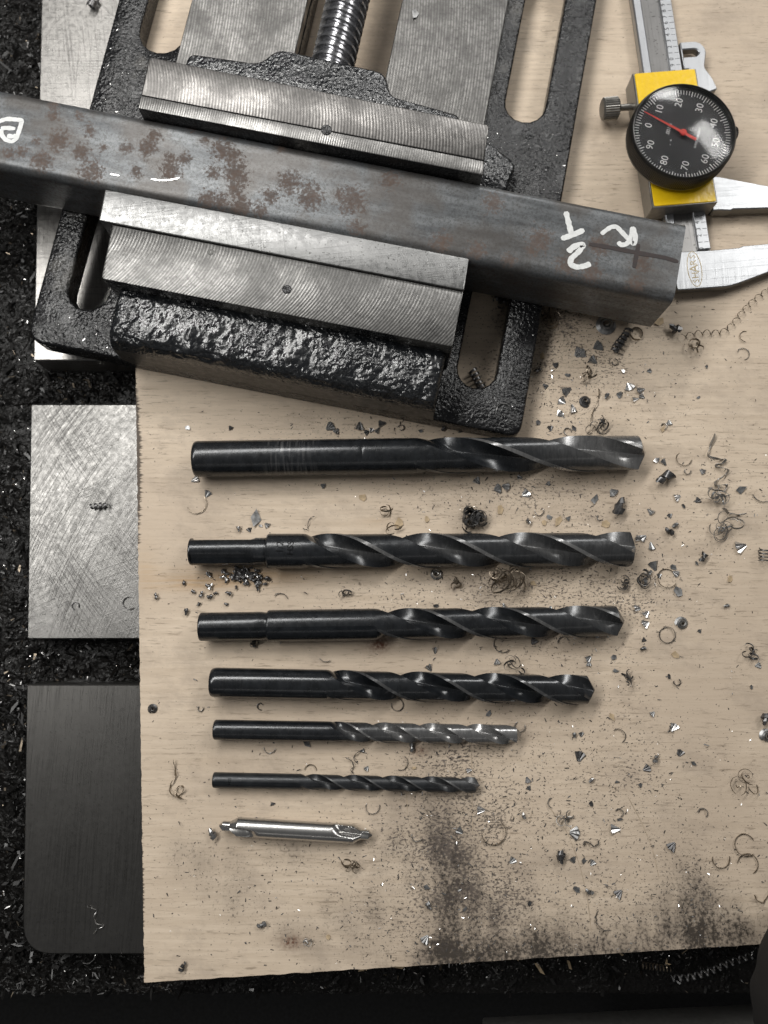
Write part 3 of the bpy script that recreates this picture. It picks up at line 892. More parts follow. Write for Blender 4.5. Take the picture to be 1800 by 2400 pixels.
def wear_std(tip=0.5, flute=0.15, start=0.75, margin=0.35):
    def w(t, kind, q, fade, tl):
        e = max(0.0, (t - start)/(1-start))
        if kind == 'm': return (margin + tip*e)*fade
        if kind == 'f': return (flute*math.sin(math.pi*min(1, q)) + tip*0.9*e)*fade
        return 0.03 + tip*0.55*e*fade
    return w
MM = lambda px: px/6.28                      # mm on the board per photo pixel near the drills

r1, L1, R1 = drill('twist_drill', 'thickest and longest black twist drill, straight shank, topmost of the row below the vise',
    (456,1076), (1513,1061), 13.6, None, M['oxide'], 98, MM(520), 18, 128, phase=3.98, wear=wear_std(0.95, 0.05, 0.70, 0.60), chamfer=1.6, groove=MM(397), scuff=(MM(170), MM(300), 0.35))
r2, L2, R2 = drill('twist_drill', 'half inch black twist drill with reduced flatted shank, second from the top',
    (446,1293), (1490,1287), 12.9, None, M['oxide'], 72, MM(262), 10, 140, phase=3.91, shank=(MM(180), 10.0), flats=(0.8, MM(152), 0.86), wear=wear_std(0.24, 0.26, 0.45, 0.60))
r3, L3, R3 = drill('twist_drill', 'black twist drill with plain reduced round shank, third from the top',
    (469,1469), (1464,1455), 11.5, None, M['oxide'], 62, MM(400), 9, 118, phase=3.37, shank=(MM(156), 10.3), wear=wear_std(0.22, 0.08, 0.72, 0.40))
r4, L4, R4 = drill('twist_drill', 'glossy black straight shank twist drill with chamfered end, fourth from the top',
    (495,1599), (1395,1617), 10.6, None, M['oxide_shiny'], 54, MM(262), 8, 118, phase=3.82, wear=wear_std(0.06, 0.03, 0.8, 0.25), chamfer=2.2)
r5, L5, R5 = drill('twist_drill', 'slim black twist drill whose flutes are worn bright towards the tip',
    (502,1710), (1222,1722), 7.1, None, M['oxide'], 34, MM(262), 6, 118, phase=4.0, wear=wear_std(1.6, 0.30, 0.40, 0.8), chamfer=0.8)
r6, L6, R6 = drill('twist_drill', 'thinnest black twist drill, just above the short bright centre drill',
    (500,1828), (1124,1840), 5.4, None, M['oxide_dull'], 28, MM(195), 5, 118, phase=3.27, wear=wear_std(0.25, 0.12, 0.8, 0.25), chamfer=0.6)

# flat on the reduced shank, stamped size
def on_drill(root, R, s0, ang, txt, size, rot, mat):
    """stamp text on a shank: s along the axis, ang from the top towards the photo's bottom"""
    me = text_mesh(txt, size, mat, 'stamped_mark', 0.04)
    c, sn = math.cos(rot), math.sin(rot)
    for vtx in me.vertices:
        x = vtx.co.x*c - vtx.co.y*sn; y = vtx.co.x*sn + vtx.co.y*c
        a_ = ang + y/S/R
        rr = (R + 0.012 + vtx.co.z/S)*S
        vtx.co = (s0*S + x, rr*math.sin(a_), rr*math.cos(a_))
    o = bpy.data.objects.new('stamped_mark', me); link(o, root)
    return o
on_drill(r2, R2, MM(214), 0.12, '1/2', 3.6, math.pi/2*0.97, M['stamp'])
on_drill(r2, R2, MM(238), 0.08, 'HSS', 3.2, math.pi/2*0.97, M['stamp'])
on_drill(r6, R6, MM(40), 0.05, 'HSS', 1.5, math.pi/2*0.97, M['stamp'])

# ---- centre drill, bright steel, both ends
def centre_drill():
    a = P(514, 1935, 3.2); b = P(872, 1957, 3.2); ax = b - a; L = ax.length
    root = empty('center_drill', (a.x, a.y, 3.25), math.atan2(ax.y, ax.x))
    tag(root, 'short bright steel double-ended center drill, lowest of the row', 'drill bit')
    R = 3.25; pr, pl = 1.70, 3.9; cone = (R - pr)/math.tan(math.radians(30))
    def prof(s):
        e = min(s, L - s)
        if e < 1.3: return 0.30 + (pr-0.30)*e/1.3
        if e < pl: return pr
        if e < pl + cone: return pr + (R-pr)*(e-pl)/cone
        return R
    n = 120; ss = [0, 0.3, 0.6]
    s = 0.9
    while s < L - 0.7: ss.append(s); s += 0.4
    ss += [L-0.6, L-0.3, L, 1.3, L-1.3]
    for e in (pl, pl+cone, L-pl, L-pl-cone): ss.append(e)
    ss = sorted(ss)
    body, tipL, tipR = [], [], []
    rows = []
    for s in ss:
        e = min(s, L-s); right = s > L/2
        fl = max(0.0, min(1.0, (14.5 - e)/5.0)); fl = fl*fl*(3-2*fl)
        tw = (0.30 + (14.0 - e)*0.05) if right else (1.75 - (14.0 - e)*0.05)
        row = []
        for k in range(n):
            th = 2*math.pi*k/n
            al = (th - tw) % math.pi
            r = prof(s)
            lim = math.radians(70)
            if al < lim:
                t = al/lim; shp = math.sin(math.pi*t**0.8)**0.9 if t > 0 else 0
                r = min(r, max(0.28*prof(s), R*(1 - 0.62*shp*fl) if e > pl else prof(s)*(1-0.25*shp)))
            row.append((s, r*math.cos(th), r*math.sin(th)))
        rows.append((s, row))
    def part(nm, lo, hi):
        rr = [r for s, r in rows if lo - 1e-6 <= s <= hi + 1e-6]
        vs = [p for r in rr for p in r]; fs = []
        for j in range(len(rr)-1):
            for k in range(n):
                a_ = j*n+k; b_ = j*n+(k+1) % n; fs.append((a_, b_, b_+n, a_+n))
        fs.append(tuple(range(n))[::-1]); fs.append(tuple((len(rr)-1)*n+k for k in range(n)))
        from_py(nm, vs, fs, M['hss'], root, angle=35)
    m1 = ss[min(range(len(ss)), key=lambda i: abs(ss[i]-(pl)))]; m2 = ss[min(range(len(ss)), key=lambda i: abs(ss[i]-(L-pl)))]
    part('pilot_point', 0, m1); part('body', m1, m2); part('pilot_point', m2, L)
centre_drill()

# ================================================================== DIAL CALIPER
CO = P(1668, 586, 5.0); CR = math.radians(5.0)
cal = empty('dial_caliper', (CO.x, CO.y, 0), CR)
tag(cal, 'dial caliper with black round dial and yellow slider beside the vise', 'caliper')
BT = 5.0
def cplate(name, pts, z0, z1, mat, bw=0.3, parent=cal, holes=(), sidemat=None):
    bm = plate_bm(pts, list(holes), z0, z1)
    if bw: bev(bm, bw, 1, 50)
    o = from_bm(name, bm, mat, parent, angle=40)
    if sidemat:
        o.data.materials.append(sidemat)
        for f in o.data.polygons:
            if abs(f.normal.z) < 0.3: f.material_index = 1
    return o
# beam: three long strips with a sunken rack channel
cplate('beam', [(-16.3, -2), (0, -2), (0, 150), (-16.3, 150)], 1.4, BT - 0.9, M['rack'], 0.15, sidemat=M['caliper_side'])
cplate('beam_edge', [(-16.32, 0.6), (-12.6, 0.6), (-12.6, 150), (-16.32, 150)], 1.5, BT, M['satin'], 0.55)
sc_o = cplate('scale_strip', [(-5.2, 0.6), (-0.02, 0.6), (-0.02, 150), (-5.2, 150)], 1.5, BT, M['satin'], 0.4)
ticks = bmesh.new()
for k in range(0, 46):
    y = 0.9 + k*2.78
    bm_box(ticks, -2.4, -0.6, y-0.09, y+0.09, BT-0.02, BT+0.03)
from_bm('scale_ticks', ticks, M['print'], sc_o, angle=None)
for k in range(0, 46):
    if k in (6,7,8,9,10,11,12,13,14,15,16,17,18,19,20,21,22,23): continue
    me = text_mesh(str(k % 10), 2.5, M['print'], 'scale_figure', 0.05)
    o = bpy.data.objects.new('scale_figure', me); link(o, sc_o)
    o.location = (-3.9*S, (0.9 + k*2.78)*S, (BT+0.02)*S); o.rotation_euler = (0, 0, math.radians(90))
# fixed jaw
cplate('fixed_jaw', rounded([(-16.3, 0.55), (-16.0, -15.4), (4.7, -15.6), (10.0, -14.3), (40, -5.5), (40, 0.9), (12.5, 0.7), (11, 0.1), (0.2, 0.0)], [0, 1, 3, 3, 0, 0, 0, 0, 1.0]), 1.45, BT + 0.01, M['satin'], 0.35, sidemat=M['caliper_side'])
lg = bmesh.new()
ring = [(-7.9 + 2.9*math.cos(t), -7.3 + 7.4*math.sin(t)) for t in [2*math.pi*k/48 for k in range(48)]]
ring2 = [(-7.9 + 2.6*math.cos(t), -7.3 + 7.1*math.sin(t)) for t in [2*math.pi*k/48 for k in range(48)]]
lg.free(); lg = plate_bm(ring, [ring2], BT + 0.0, BT + 0.05)
from_bm('logo_ring', lg, M['gold'], cal, angle=None)
for i, (ch, y, sz) in enumerate((('S', -12.3, 3.0), ('H', -9.9, 3.4), ('A', -7.1, 4.6), ('R', -4.6, 3.4), ('S', -2.2, 3.0))):
    me = text_mesh(ch, sz*1.1, M['gold'], 'logo_letter', 0.05)
    o = bpy.data.objects.new('logo_letter', me); link(o, cal)
    o.location = (-7.9*S, y*S, (BT+0.03)*S); o.rotation_euler = (0, 0, math.radians(90))
# slider body, yellow top, sliding jaw
SB0, SB1, SL, SR_, SZ = 16.4, 74.8, -23.4, 2.4, 11.0
cplate('slider_body', [(SL, SB0), (SR_, SB0), (SR_, SB1), (SL, SB1)], 1.6, SZ, M['caliper_side'], 0.35)
cplate('yellow_plate', rounded([(SL+0.7, SB0+0.6), (SR_-0.6, SB0+0.6), (SR_-0.6, SB1-0.4), (SL+0.7, SB1-0.4)], 0.8, 3), SZ-0.05, SZ+0.35, M['yellow'], 0.2)
cplate('sliding_jaw', [(2.45, 16.0), (5.0, 16.0), (9.5, 15.4), (10.5, 15.9), (40, 14.2), (40, 21), (25, 24.8), (7, 30.2), (2.45, 31)], 1.6, 6.2, M['satin'], 0.35, sidemat=M['caliper_side'])
cplate('thumb_rest', rounded([(0.4, 91.4), (8.0, 91.4), (11.0, 87.5), (9.2, 80.5), (9.0, 79.0), (11.5, 74), (12.8, 69), (2.5, 66), (2.45, 79), (0.4, 79)], [0.5, 4, 4, 2, 2, 2, 1, 0, 0, 0]),
       2.0, 5.4, M['satin'], 0.4, holes=[rounded([(0.9, 87.9), (6.6, 87.9), (8.0, 86.2), (6.6, 84.5), (0.9, 84.5)], [0.3, 1, 1.2, 1, 0.3])], sidemat=M['caliper_side'])
# dial
DX, DY, DR = -11.0, 41.6, 20.2
dial = empty('dial', (DX, DY, 0)); dial.parent = cal
Zb0, Zb1 = 12.2, 21.6
vs, fs = revolve([(17.4, 11.2), (18.0, 12.2), (19.5, 12.6), (DR, 13.4), (DR, 14.0)], 96)
for o_ in ('x',):
    pass
from_py('dial_case', vs, fs, M['bezel_worn'], dial, angle=35)
NK = 176
kv, kf = [], []
profk = [(DR-0.6, 14.0), (DR-0.15, 14.4), (DR-0.15, 20.0), (DR-0.35, 20.7), (DR-0.6, 21.1), (DR-0.9, 21.2), (DR-1.15, 20.8), (DR-1.2, 19.0)]
for j, (r, h) in enumerate(profk):
    for k in range(NK*2):
        a = math.pi*k/NK
        rr = r + (0.30 if (k % 2 and j in (1, 2)) else (0.12 if (k % 2 and j == 3) else 0))
        kv.append((rr*math.cos(a), rr*math.sin(a), h))
NN = NK*2
for j in range(len(profk)-1):
    for k in range(NN): kf.append((j*NN+k, j*NN+(k+1) % NN, (j+1)*NN+(k+1) % NN, (j+1)*NN+k))
from_py('bezel', kv, kf, M['bezel'], dial, angle=30)
FZ = 18.6
vs, fs = revolve([(DR-1.1, FZ-2), (DR-1.1, FZ), (0.01, FZ)], 72)
face = from_py('dial_face', vs, fs, M['face'], dial, angle=30)
DA = 164.0 - 5.0
tk = bmesh.new()
for k in range(100):
    a = math.radians(DA - 3.6*k)
    ln = 2.6 if k % 10 == 0 else (2.2 if k % 5 == 0 else 1.75)
    if k % 5 == 0: w = 0.17
    else: w = 0.14
    r1_, r0_ = DR-1.75, DR-1.75-ln
    c, s_ = math.cos(a), math.sin(a)
    q = [(r0_, -w), (r1_, -w), (r1_, w), (r0_, w)]
    vb = [tk.verts.new((r*c - t*s_, r*s_ + t*c, FZ+0.05)) for r, t in q]
    vd = [tk.verts.new((r*c - t*s_, r*s_ + t*c, FZ-0.02)) for r, t in q]
    tk.faces.new(vb)
    for i in range(4): tk.faces.new((vb[i], vd[i], vd[(i+1) % 4], vb[(i+1) % 4]))
from_bm('dial_ticks', tk, M['white'], face, angle=None)
TR = math.radians(68)
for k in range(10):
    a = math.radians(DA - 36*k)
    me = text_mesh(str(k*10), 3.9, M['white'], 'dial_figure', 0.05)
    o = bpy.data.objects.new('dial_figure', me); link(o, face)
    o.location = (13.2*math.cos(a)*S, 13.2*math.sin(a)*S, (FZ+0.05)*S); o.rotation_euler = (0, 0, TR)
for txt, sz, ang, rad_ in (('.001in', 2.1, DA-6, 5.4), ('SHOCKPROOF', 1.35, DA-180, 6.0), ('-  +', 1.8, DA+52, 5.8)):
    a = math.radians(ang)
    me = text_mesh(txt, sz, M['white'], 'dial_lettering', 0.05)
    o = bpy.data.objects.new('dial_lettering', me); link(o, face)
    o.location = (rad_*math.cos(a)*S, rad_*math.sin(a)*S, (FZ+0.05)*S); o.rotation_euler = (0, 0, TR)
nd = bmesh.new()
ta = math.atan2(10.3, -14.0) - 0.0
c, s_ = math.cos(ta), math.sin(ta)
for q, z in (([(-5.6, -0.55), (0, -0.5), (17.0, -0.12), (17.0, 0.12), (0, 0.5), (-5.6, 0.55)], 19.5),):
    vt = [nd.verts.new((x*c - y*s_, x*s_ + y*c, z+0.2)) for x, y in q]
    vd = [nd.verts.new((x*c - y*s_, x*s_ + y*c, z)) for x, y in q]
    nd.faces.new(vt)
    for i in range(6): nd.faces.new((vt[i], vd[i], vd[(i+1) % 6], vt[(i+1) % 6]))
needle = from_bm('needle', nd, M['red'], dial, angle=None)
vs, fs = revolve([(1.25, 19.3), (1.25, 19.95), (0.9, 20.1), (0.35, 20.1)], 24)
from_py('needle_hub', vs, fs, M['red'], needle)
gp = []
for k in range(9):
    r = (DR-1.05)*(1-k/8); gp.append((max(r, 0.02), 20.9 + 2.3*(1-(r/(DR-1.05))**2)))
gi = [(r, h-0.7) for r, h in gp[::-1]]
vs, fs = revolve(gp, 64, cap=False); n1 = len(vs)
vs2, fs2 = revolve(gi, 64, cap=False)
from_py('crystal', vs + vs2, fs + [tuple(i+n1 for i in q) for q in fs2] + [(n1 - 64 + k, n1 - 64 + (k+1) % 64, n1 + (k+1) % 64, n1 + k) for k in range(64)]
        + [(k, n1 + len(vs2) - 64 + k, n1 + len(vs2) - 64 + (k+1) % 64, (k+1) % 64) for k in range(64)], M['glass'], dial, angle=60, recalc=True)
# knurled lock screw left, small knob right
kp = [(3.4, -36.0), (4.0, -35.5), (4.1, -30.0), (3.6, -29.4), (1.3, -29.3), (1.3, -23.3)]
kv, kf = [], []
NK2 = 60
for j, (r, h) in enumerate(kp):
    for k in range(NK2):
        a = 2*math.pi*k/NK2
        rr = r*(1.07 if (k % 2 and j in (1, 2)) else 1)
        kv.append((h, 63.2 + rr*math.cos(a), 6.6 + rr*math.sin(a)))
for j in range(len(kp)-1):
    for k in range(NK2): kf.append((j*NK2+k, j*NK2+(k+1) % NK2, (j+1)*NK2+(k+1) % NK2, (j+1)*NK2+k))
kf.append(tuple(range(NK2)))
from_py('lock_screw', kv, kf, M['caliper_side'], cal, angle=25, recalc=True)
kp = [(2.4, DR-1), (2.4, DR+1.2), (2.0, DR+1.8)]
kv, kf = [], []
for j, (r, h) in enumerate(kp):
    for k in range(48):
        a = 2*math.pi*k/48; rr = r*(1.08 if k % 2 else 1)
        kv.append((h, rr*math.cos(a), 16.5 + rr*math.sin(a)))
for j in range(2):
    for k in range(48): kf.append((j*48+k, j*48+(k+1) % 48, (j+1)*48+(k+1) % 48, (j+1)*48+k))
kf.append(tuple(2*48+k for k in range(48)))
bk_ = from_py('bezel_clamp', kv, kf, M['bezel'], dial, angle=25, recalc=True)

# ================================================================== SWARF
rnd = random.Random(11)
def ribbon(path, wdir, width, th=0.12):
    """closed thin strip along path; wdir(i) gives the width direction"""
    v, f = [], []
    n = len(path)
    for i, p in enumerate(path):
        t = (path[min(i+1, n-1)] - path[max(i-1, 0)]).normalized()
        w = wdir(i).normalized(); nn = t.cross(w).normalized()*th*0.5; w = w*width*0.5*(1.0 if 0 < i < n-1 else 0.35)
        for q in (p-w-nn, p+w-nn, p+w+nn, p-w+nn): v.append(tuple(q))
    for i in range(n-1):
        for k in range(4): f.append((i*4+k, i*4+(k+1) % 4, i*4+4+(k+1) % 4, i*4+4+k))
    f.append((3, 2, 1, 0)); f.append(tuple((n-1)*4+k for k in range(4)))
    return v, f
def merge(parts):
    v, f = [], []
    for a, b in parts:
        o = len(v); v += a; f += [tuple(i+o for i in q) for q in b]
    return v, f
def ground(vf, z=0.03):
    v, f = vf; m = min(p[2] for p in v)
    return [(p[0], p[1], p[2]-m+z) for p in v], f
def g_curl(r, span=250, w=0.9, lift=0.3, seed=0):
    rr = random.Random(seed); n = 18
    path = []
    for i in range(n+1):
        a = math.radians(span*i/n); q = r*(1 + 0.25*i/n*rr.uniform(0.6, 1))
        path.append(Vector((q*math.cos(a), q*math.sin(a), lift*r*i/n*0.5)))
    return ground(ribbon(path, lambda i: Vector((0.25*math.cos(i), 0.25*math.sin(i), 1)), w))
def g_coil(r, length, turns, w=0.7, bend=0.0, seed=0):
    n = int(turns*14); path = []; rr = random.Random(seed)
    for i in range(n+1):
        t = i/n; a = 2*math.pi*turns*t; q = r*(1 + 0.12*math.sin(7*t+seed))
        path.append(Vector((length*(t-0.5), q*math.cos(a) + bend*math.sin(math.pi*t), q*math.sin(a))))
    return ground(ribbon(path, lambda i: Vector((1, 0.1, 0.1)), w))
def g_nest(r, k, w=0.6, seed=0):
    rr = random.Random(seed); parts = []
    for i in range(k):
        q = r*rr.uniform(0.18, 0.55); span = rr.uniform(110, 340); ph = rr.uniform(0, 360)
        c = Vector((rr.uniform(-.5, .5)*r, rr.uniform(-.5, .5)*r, rr.uniform(0.1, 0.35)*r))
        tl = Matrix.Rotation(rr.uniform(-0.9, 0.9), 3, 'X') @ Matrix.Rotation(rr.uniform(-0.9, 0.9), 3, 'Y')
        n = 14; path = []
        for j in range(n+1):
            a = math.radians(ph + span*j/n)
            path.append(c + tl @ Vector((q*math.cos(a), q*math.sin(a), 0.5*q*j/n)))
        up = tl @ Vector((0, 0, 1))
        parts.append(ribbon(path, lambda i, up=up: up, w*rr.uniform(0.8, 1.9)))
    return ground(merge(parts))
def g_fan(l, seed=0, ribs=4, spread=70):
    """pleated fan-shaped drilling chip"""
    rr = random.Random(seed); th = 0.16
    m = ribs*2; a0 = -spread/2
    tp, bt = [], []
    v = []
    for lay in (0, 1):
        for ring, q in enumerate((0.18, 0.62, 1.0)):
            for k in range(m+1):
                a = math.radians(a0 + spread*k/m)
                z = (0.16*l*q if k % 2 else 0.02*l) + 0.20*l*q*q*(1 - ((k-m/2)/(m/2))**2)*0.6
                rad_ = l*q*(1 + (0.08 if ring == 2 else 0)*rr.uniform(-1, 1))
                v.append((rad_*math.cos(a) - 0.55*l, rad_*math.sin(a), z + th*(1-lay)))
    n = m+1; f = []
    for ring in (0, 1):
        for k in range(m):
            a = ring*n+k; f.append((a, a+n, a+n+1, a+1)); b = a+3*n; f.append((b, b+1, b+n+1, b+n))
    for k in range(m):
        f.append((2*n+k, 5*n+k, 5*n+k+1, 2*n+k+1)); f.append((k, k+1, 3*n+k+1, 3*n+k))
    for ring in (0, 1):
        a = ring*n; f.append((a, 3*n+a, 4*n+a, a+n)); a = ring*n+m; f.append((a, a+n, a+4*n, a+3*n))
    return ground((v, f))
def g_flake(l, seed=0, bend=0.25):
    rr = random.Random(seed); k = rr.choice((4, 5, 5, 6)); th = 0.22
    pts = []
    for i in range(k):
        a = 2*math.pi*(i + rr.uniform(-.25, .25))/k; q = l*0.5*rr.uniform(0.55, 1.0)
        pts.append((q*math.cos(a)*1.15, q*math.sin(a)*0.8))
    z = lambda p: bend*l*((p[0]/l)**2*1.6) + 0.1*p[1]
    v = [(p[0], p[1], z(p)+th) for p in pts] + [(0, 0, th)] + [(p[0], p[1], z(p)) for p in pts] + [(0, 0, 0)]
    f = []
    for i in range(k):
        j = (i+1) % k
        f += [(i, j, k), (k+1+j, k+1+i, 2*k+1), (i, k+1+i, k+1+j, j)]
    return ground((v, f))
def g_nugget(l, seed=0):
    """tight pleated roll of swarf"""
    rr = random.Random(seed); parts = []
    n = 10; path = []
    turns = rr.uniform(1.6, 2.6)
    for i in range(n*2+1):
        t = i/(n*2); a = 2*math.pi*turns*t; q = l*0.24*(1 + 0.4*math.sin(5*t+seed))
        path.append(Vector((l*(t-0.5)*0.9, q*math.cos(a), q*math.sin(a))))
    return ground(ribbon(path, lambda i: Vector((1, 0.4*math.cos(i), 0.4*math.sin(i))), l*0.40, 0.25))
def g_disc(r, seed=0):
    """shallow coiled cup"""
    path = []
    for i in range(40):
        a = 2*math.pi*2.4*i/39; q = r*(0.25 + 0.75*i/39)
        path.append(Vector((q*math.cos(a), q*math.sin(a), 0.6*r*(1-i/39)*0.7)))
    return ground(ribbon(path, lambda i: Vector((path[i].x, path[i].y, -r*0.7)), r*0.42, 0.2))

CACHE = {}
def chip(name, label, px, py, kind, size, rot=None, mat='chip', z=0.0, group=None, seed=None, cat='metal chip', **kw):
    seed = rnd.randrange(9999) if seed is None else seed
    if kind == 'curl': vf = g_curl(size, kw.get('span', rnd.choice((170, 220, 260, 300))), kw.get('w', 0.75), seed=seed)
    elif kind == 'coil': vf = g_coil(size, kw['length'], kw['turns'], kw.get('w', 0.7), kw.get('bend', 0.0), seed)
    elif kind == 'nest': vf = g_nest(size, kw.get('k', 8), kw.get('w', 0.55), seed)
    elif kind == 'fan': vf = g_fan(size, seed, kw.get('ribs', 3), kw.get('spread', 65))
    elif kind == 'flake': vf = g_flake(size, seed)
    elif kind == 'nugget': vf = g_nugget(size, seed)
    elif kind == 'disc': vf = g_disc(size, seed)
    me = mesh_data(name, vf[0], vf[1], M[mat], angle=40)
    o = bpy.data.objects.new(name, me); link(o)
    p = P(px, py, z); o.location = p*S
    o.rotation_euler = (0, 0, rnd.uniform(0, 6.28) if rot is None else math.radians(rot))
    return tag(o, label, cat, group)

def path_ribbon(name, label, pts, z, w, mat, wig=0.0, cat='metal chip', thick=0.15):
    base = [P(a, b, z) for a, b in pts]
    path = []
    for i in range(len(base)-1):
        p0 = base[max(i-1, 0)]; p1 = base[i]; p2 = base[i+1]; p3 = base[min(i+2, len(base)-1)]
        for k in range(6):
            t = k/6
            q = 0.5*((2*p1) + (p2-p0)*t + (2*p0-5*p1+4*p2-p3)*t*t + (3*p1-p0-3*p2+p3)*t**3)
            path.append(q + Vector((0, 0, 0.5 + 0.5*math.sin(len(path)*0.8)))*1.0)
    path.append(base[-1] + Vector((0, 0, 0.5)))
    o0 = base[0]
    loc = [q - Vector((o0.x, o0.y, 0)) for q in path]
    v, f = ribbon(loc, lambda i: Vector((0.5*math.sin(i*0.5), 0.5*math.cos(i*0.37), 1)), w, thick)
    m = min(p[2] for p in v); v = [(a, b, c-m+z+0.03) for a, b, c in v]
    me = mesh_data(name, v, f, M[mat], angle=40)
    o = bpy.data.objects.new(name, me); link(o); o.location = (o0.x*S, o0.y*S, 0)
    return tag(o, label, cat)

def long_spring(name, label, pts, z, r, pitch, mat, w=0.5):
    base = [P(a, b, z) for a, b in pts]
    dense = []
    for i in range(len(base)-1):
        p0 = base[max(i-1, 0)]; p1 = base[i]; p2 = base[i+1]; p3 = base[min(i+2, len(base)-1)]
        for k in range(40):
            t = k/40
            dense.append(0.5*((2*p1) + (p2-p0)*t + (2*p0-5*p1+4*p2-p3)*t*t + (3*p1-p0-3*p2+p3)*t**3))
    out = []; dist = 0; acc = 0
    for i in range(1, len(dense)):
        seg = dense[i]-dense[i-1]; dist += seg.length
        d = seg.normalized(); nn = Vector((-d.y, d.x, 0))
        a = 2*math.pi*dist/pitch
        out.append(dense[i] + nn*(r*math.cos(a)) + Vector((0, 0, r + r*math.sin(a))))
    o0 = base[0]
    res = [out[0]]
    for p in out[1:]:
        if (p-res[-1]).length > pitch/11: res.append(p)
    loc = [q - Vector((o0.x, o0.y, 0)) for q in res]
    v, f = ribbon(loc, lambda i: (loc[min(i+11, len(loc)-1)] - loc[max(i-11, 0)]), w, 0.14)
    m = min(p[2] for p in v); v = [(a, b, c-m+z+0.03) for a, b, c in v]
    me = mesh_data(name, v, f, M[mat], angle=50)
    o = bpy.data.objects.new(name, me); link(o); o.location = (o0.x*S, o0.y*S, 0)
    return tag(o, label, 'metal chip')

# ---- shavings that stand out, one by one
long_spring('spring_shaving', 'long thin springy steel shaving running to the right edge below the caliper',
    [(1594,792),(1640,782),(1688,780),(1712,764),(1742,728),(1772,700),(1812,672)], 0, 1.0, 3.4, 'chip_brown', 0.32)
chip('curled_shaving', 'loose loop hanging below the long springy shaving', 1634, 812, 'nest', 4.0, mat='chip_brown', k=4)
path_ribbon('ribbon_shaving', 'wavy grey ribbon shaving standing alone above the tangle at the right',
    [(1672,1018),(1663,1045),(1656,1066),(1676,1077),(1697,1077),(1690,1088),(1673,1093),(1703,1103),(1692,1118),(1674,1129),(1673,1138),(1700,1139),(1694,1156)], 0, 1.2, 'chip_grey')
chip('tangled_shaving', 'dark tangled shaving just below the wavy ribbon shaving', 1678, 1163, 'nest', 5.2, mat='chip_grey', k=11, w=0.5)
chip('tangled_shaving', 'loose tangle of looped shavings, lowest of the right-hand cluster', 1698, 1240, 'nest', 7.0, mat='chip_grey', k=12, w=0.42)
path_ribbon('ribbon_shaving', 'short forked grey ribbon between the two tangled shavings', [(1690,1192),(1706,1202),(1724,1207),(1746,1205)], 0, 1.2, 'chip_grey')
chip('steel_flake', 'grey leaf-shaped flake right of the dark tangled shaving', 1734, 1147, 'flake', 5.2, 10, 'chip_grey')
chip('folded_chip', 'bright folded chip below the loose tangle at the right', 1738, 1282, 'fan', 5.0, 200, 'chip')
chip('coiled_shaving', 'small upright coil at the right edge level with the second drill tip', 1784, 1302, 'coil', 2.0, 80, 'chip_dark', length=5, turns=4, w=0.4)
chip('steel_nugget', 'dark crumpled chip between the second drill tip and the right-edge coil', 1645, 1307, 'nugget', 3.8, 60, 'chip_dark')
chip('folded_chip', 'grey folded flake lying below the second drill tip', 1590, 1385, 'flake', 6.0, 110, 'chip_grey')
chip('pleated_chip', 'round pleated chip right of the third drill tip', 1597, 1461, 'disc', 2.3, mat='chip_grey')
chip('pleated_chip', 'dark pleated roll below and right of the first drill tip', 1553, 1122, 'nugget', 7.0, 40, 'chip_dark')
chip('pleated_chip', 'dark upright pleated chip between the first and second drill tips', 1448, 1188, 'nugget', 6.4, 75, 'chip_dark')
chip('capsule_flake', 'pale grey oval flake left of the dark upright pleated chip', 1395, 1173, 'flake', 5.0, 85, 'chip_grey')
chip('coil_chip', 'dark wound-up coil of swarf below the cut end of the tube', 1453, 803, 'coil', 1.7, 55, 'chip_dark', length=11, turns=5.5, w=1.1)
chip('coil_chip', 'flat round spiral chip below the tube, beside the dark wound-up coil', 1418, 762, 'disc', 3.8, mat='chip_grey')
chip('ring_chip', 'small ring-shaped chip right of the dark wound-up coil', 1491, 783, 'curl', 2.3, mat='chip_brown', span=380, w=1.2)
chip('bent_chip', 'black bent chip lying left of the long springy shaving', 1577, 773, 'nugget', 4.6, -25, 'chip_dark')
chip('curled_shaving', 'fine S-shaped shaving below the long springy shaving', 1746, 788, 'curl', 2.0, mat='chip_brown', span=200, w=0.4)
chip('curled_shaving', 'fine curly shaving near the right edge, lower of two', 1741, 831, 'curl', 2.2, mat='chip_dark', span=240, w=0.4)
chip('tangled_shaving', 'tangle of bright shavings against the right side of the vise', 1289, 748, 'nest', 6.0, mat='chip_brown', k=12)
chip('coil_chip', 'dark coil lying in the vise slot nearest the first drill', 1117, 893, 'coil', 1.7, 115, 'chip_dark', length=8, turns=4.5, w=1.0)
chip('dark_clump', 'black clump of swarf at the upper end of the same vise slot', 1171, 712, 'nest', 3.6, mat='chip_dark', k=9, w=0.9)
path_ribbon('curved_shaving', 'long thin curved shaving right of the vise corner', [(1401,912),(1402,935),(1392,958),(1383,985),(1382,1000)], 0, 0.5, 'chip_brown')
chip('tangled_shaving', 'tangled shaving above the tip of the first drill', 1396, 997, 'nest', 5.0, mat='chip_dark', k=10, w=0.45)
chip('pleated_chip', 'round pleated chip between the vise corner and the curved shaving', 1371, 941, 'disc', 2.2, mat='chip_dark')
chip('ring_chip', 'ring of looped shavings above the round pleated chip', 1377, 884, 'nest', 4.2, mat='chip_brown', k=5, w=0.4)
chip('swarf_nest', 'round dark nest of swarf just above the second drill', 1110, 1218, 'nest', 5.6, mat='chip_dark', k=26, w=0.8)
chip('steel_disc', 'shiny round domed chip just under the second drill', 1022, 1345, 'disc', 2.2, mat='chip')
chip('ring_chip', 'loose curls right of the shiny domed chip', 1069, 1368, 'nest', 3.6, mat='chip_brown', k=5, w=0.45)
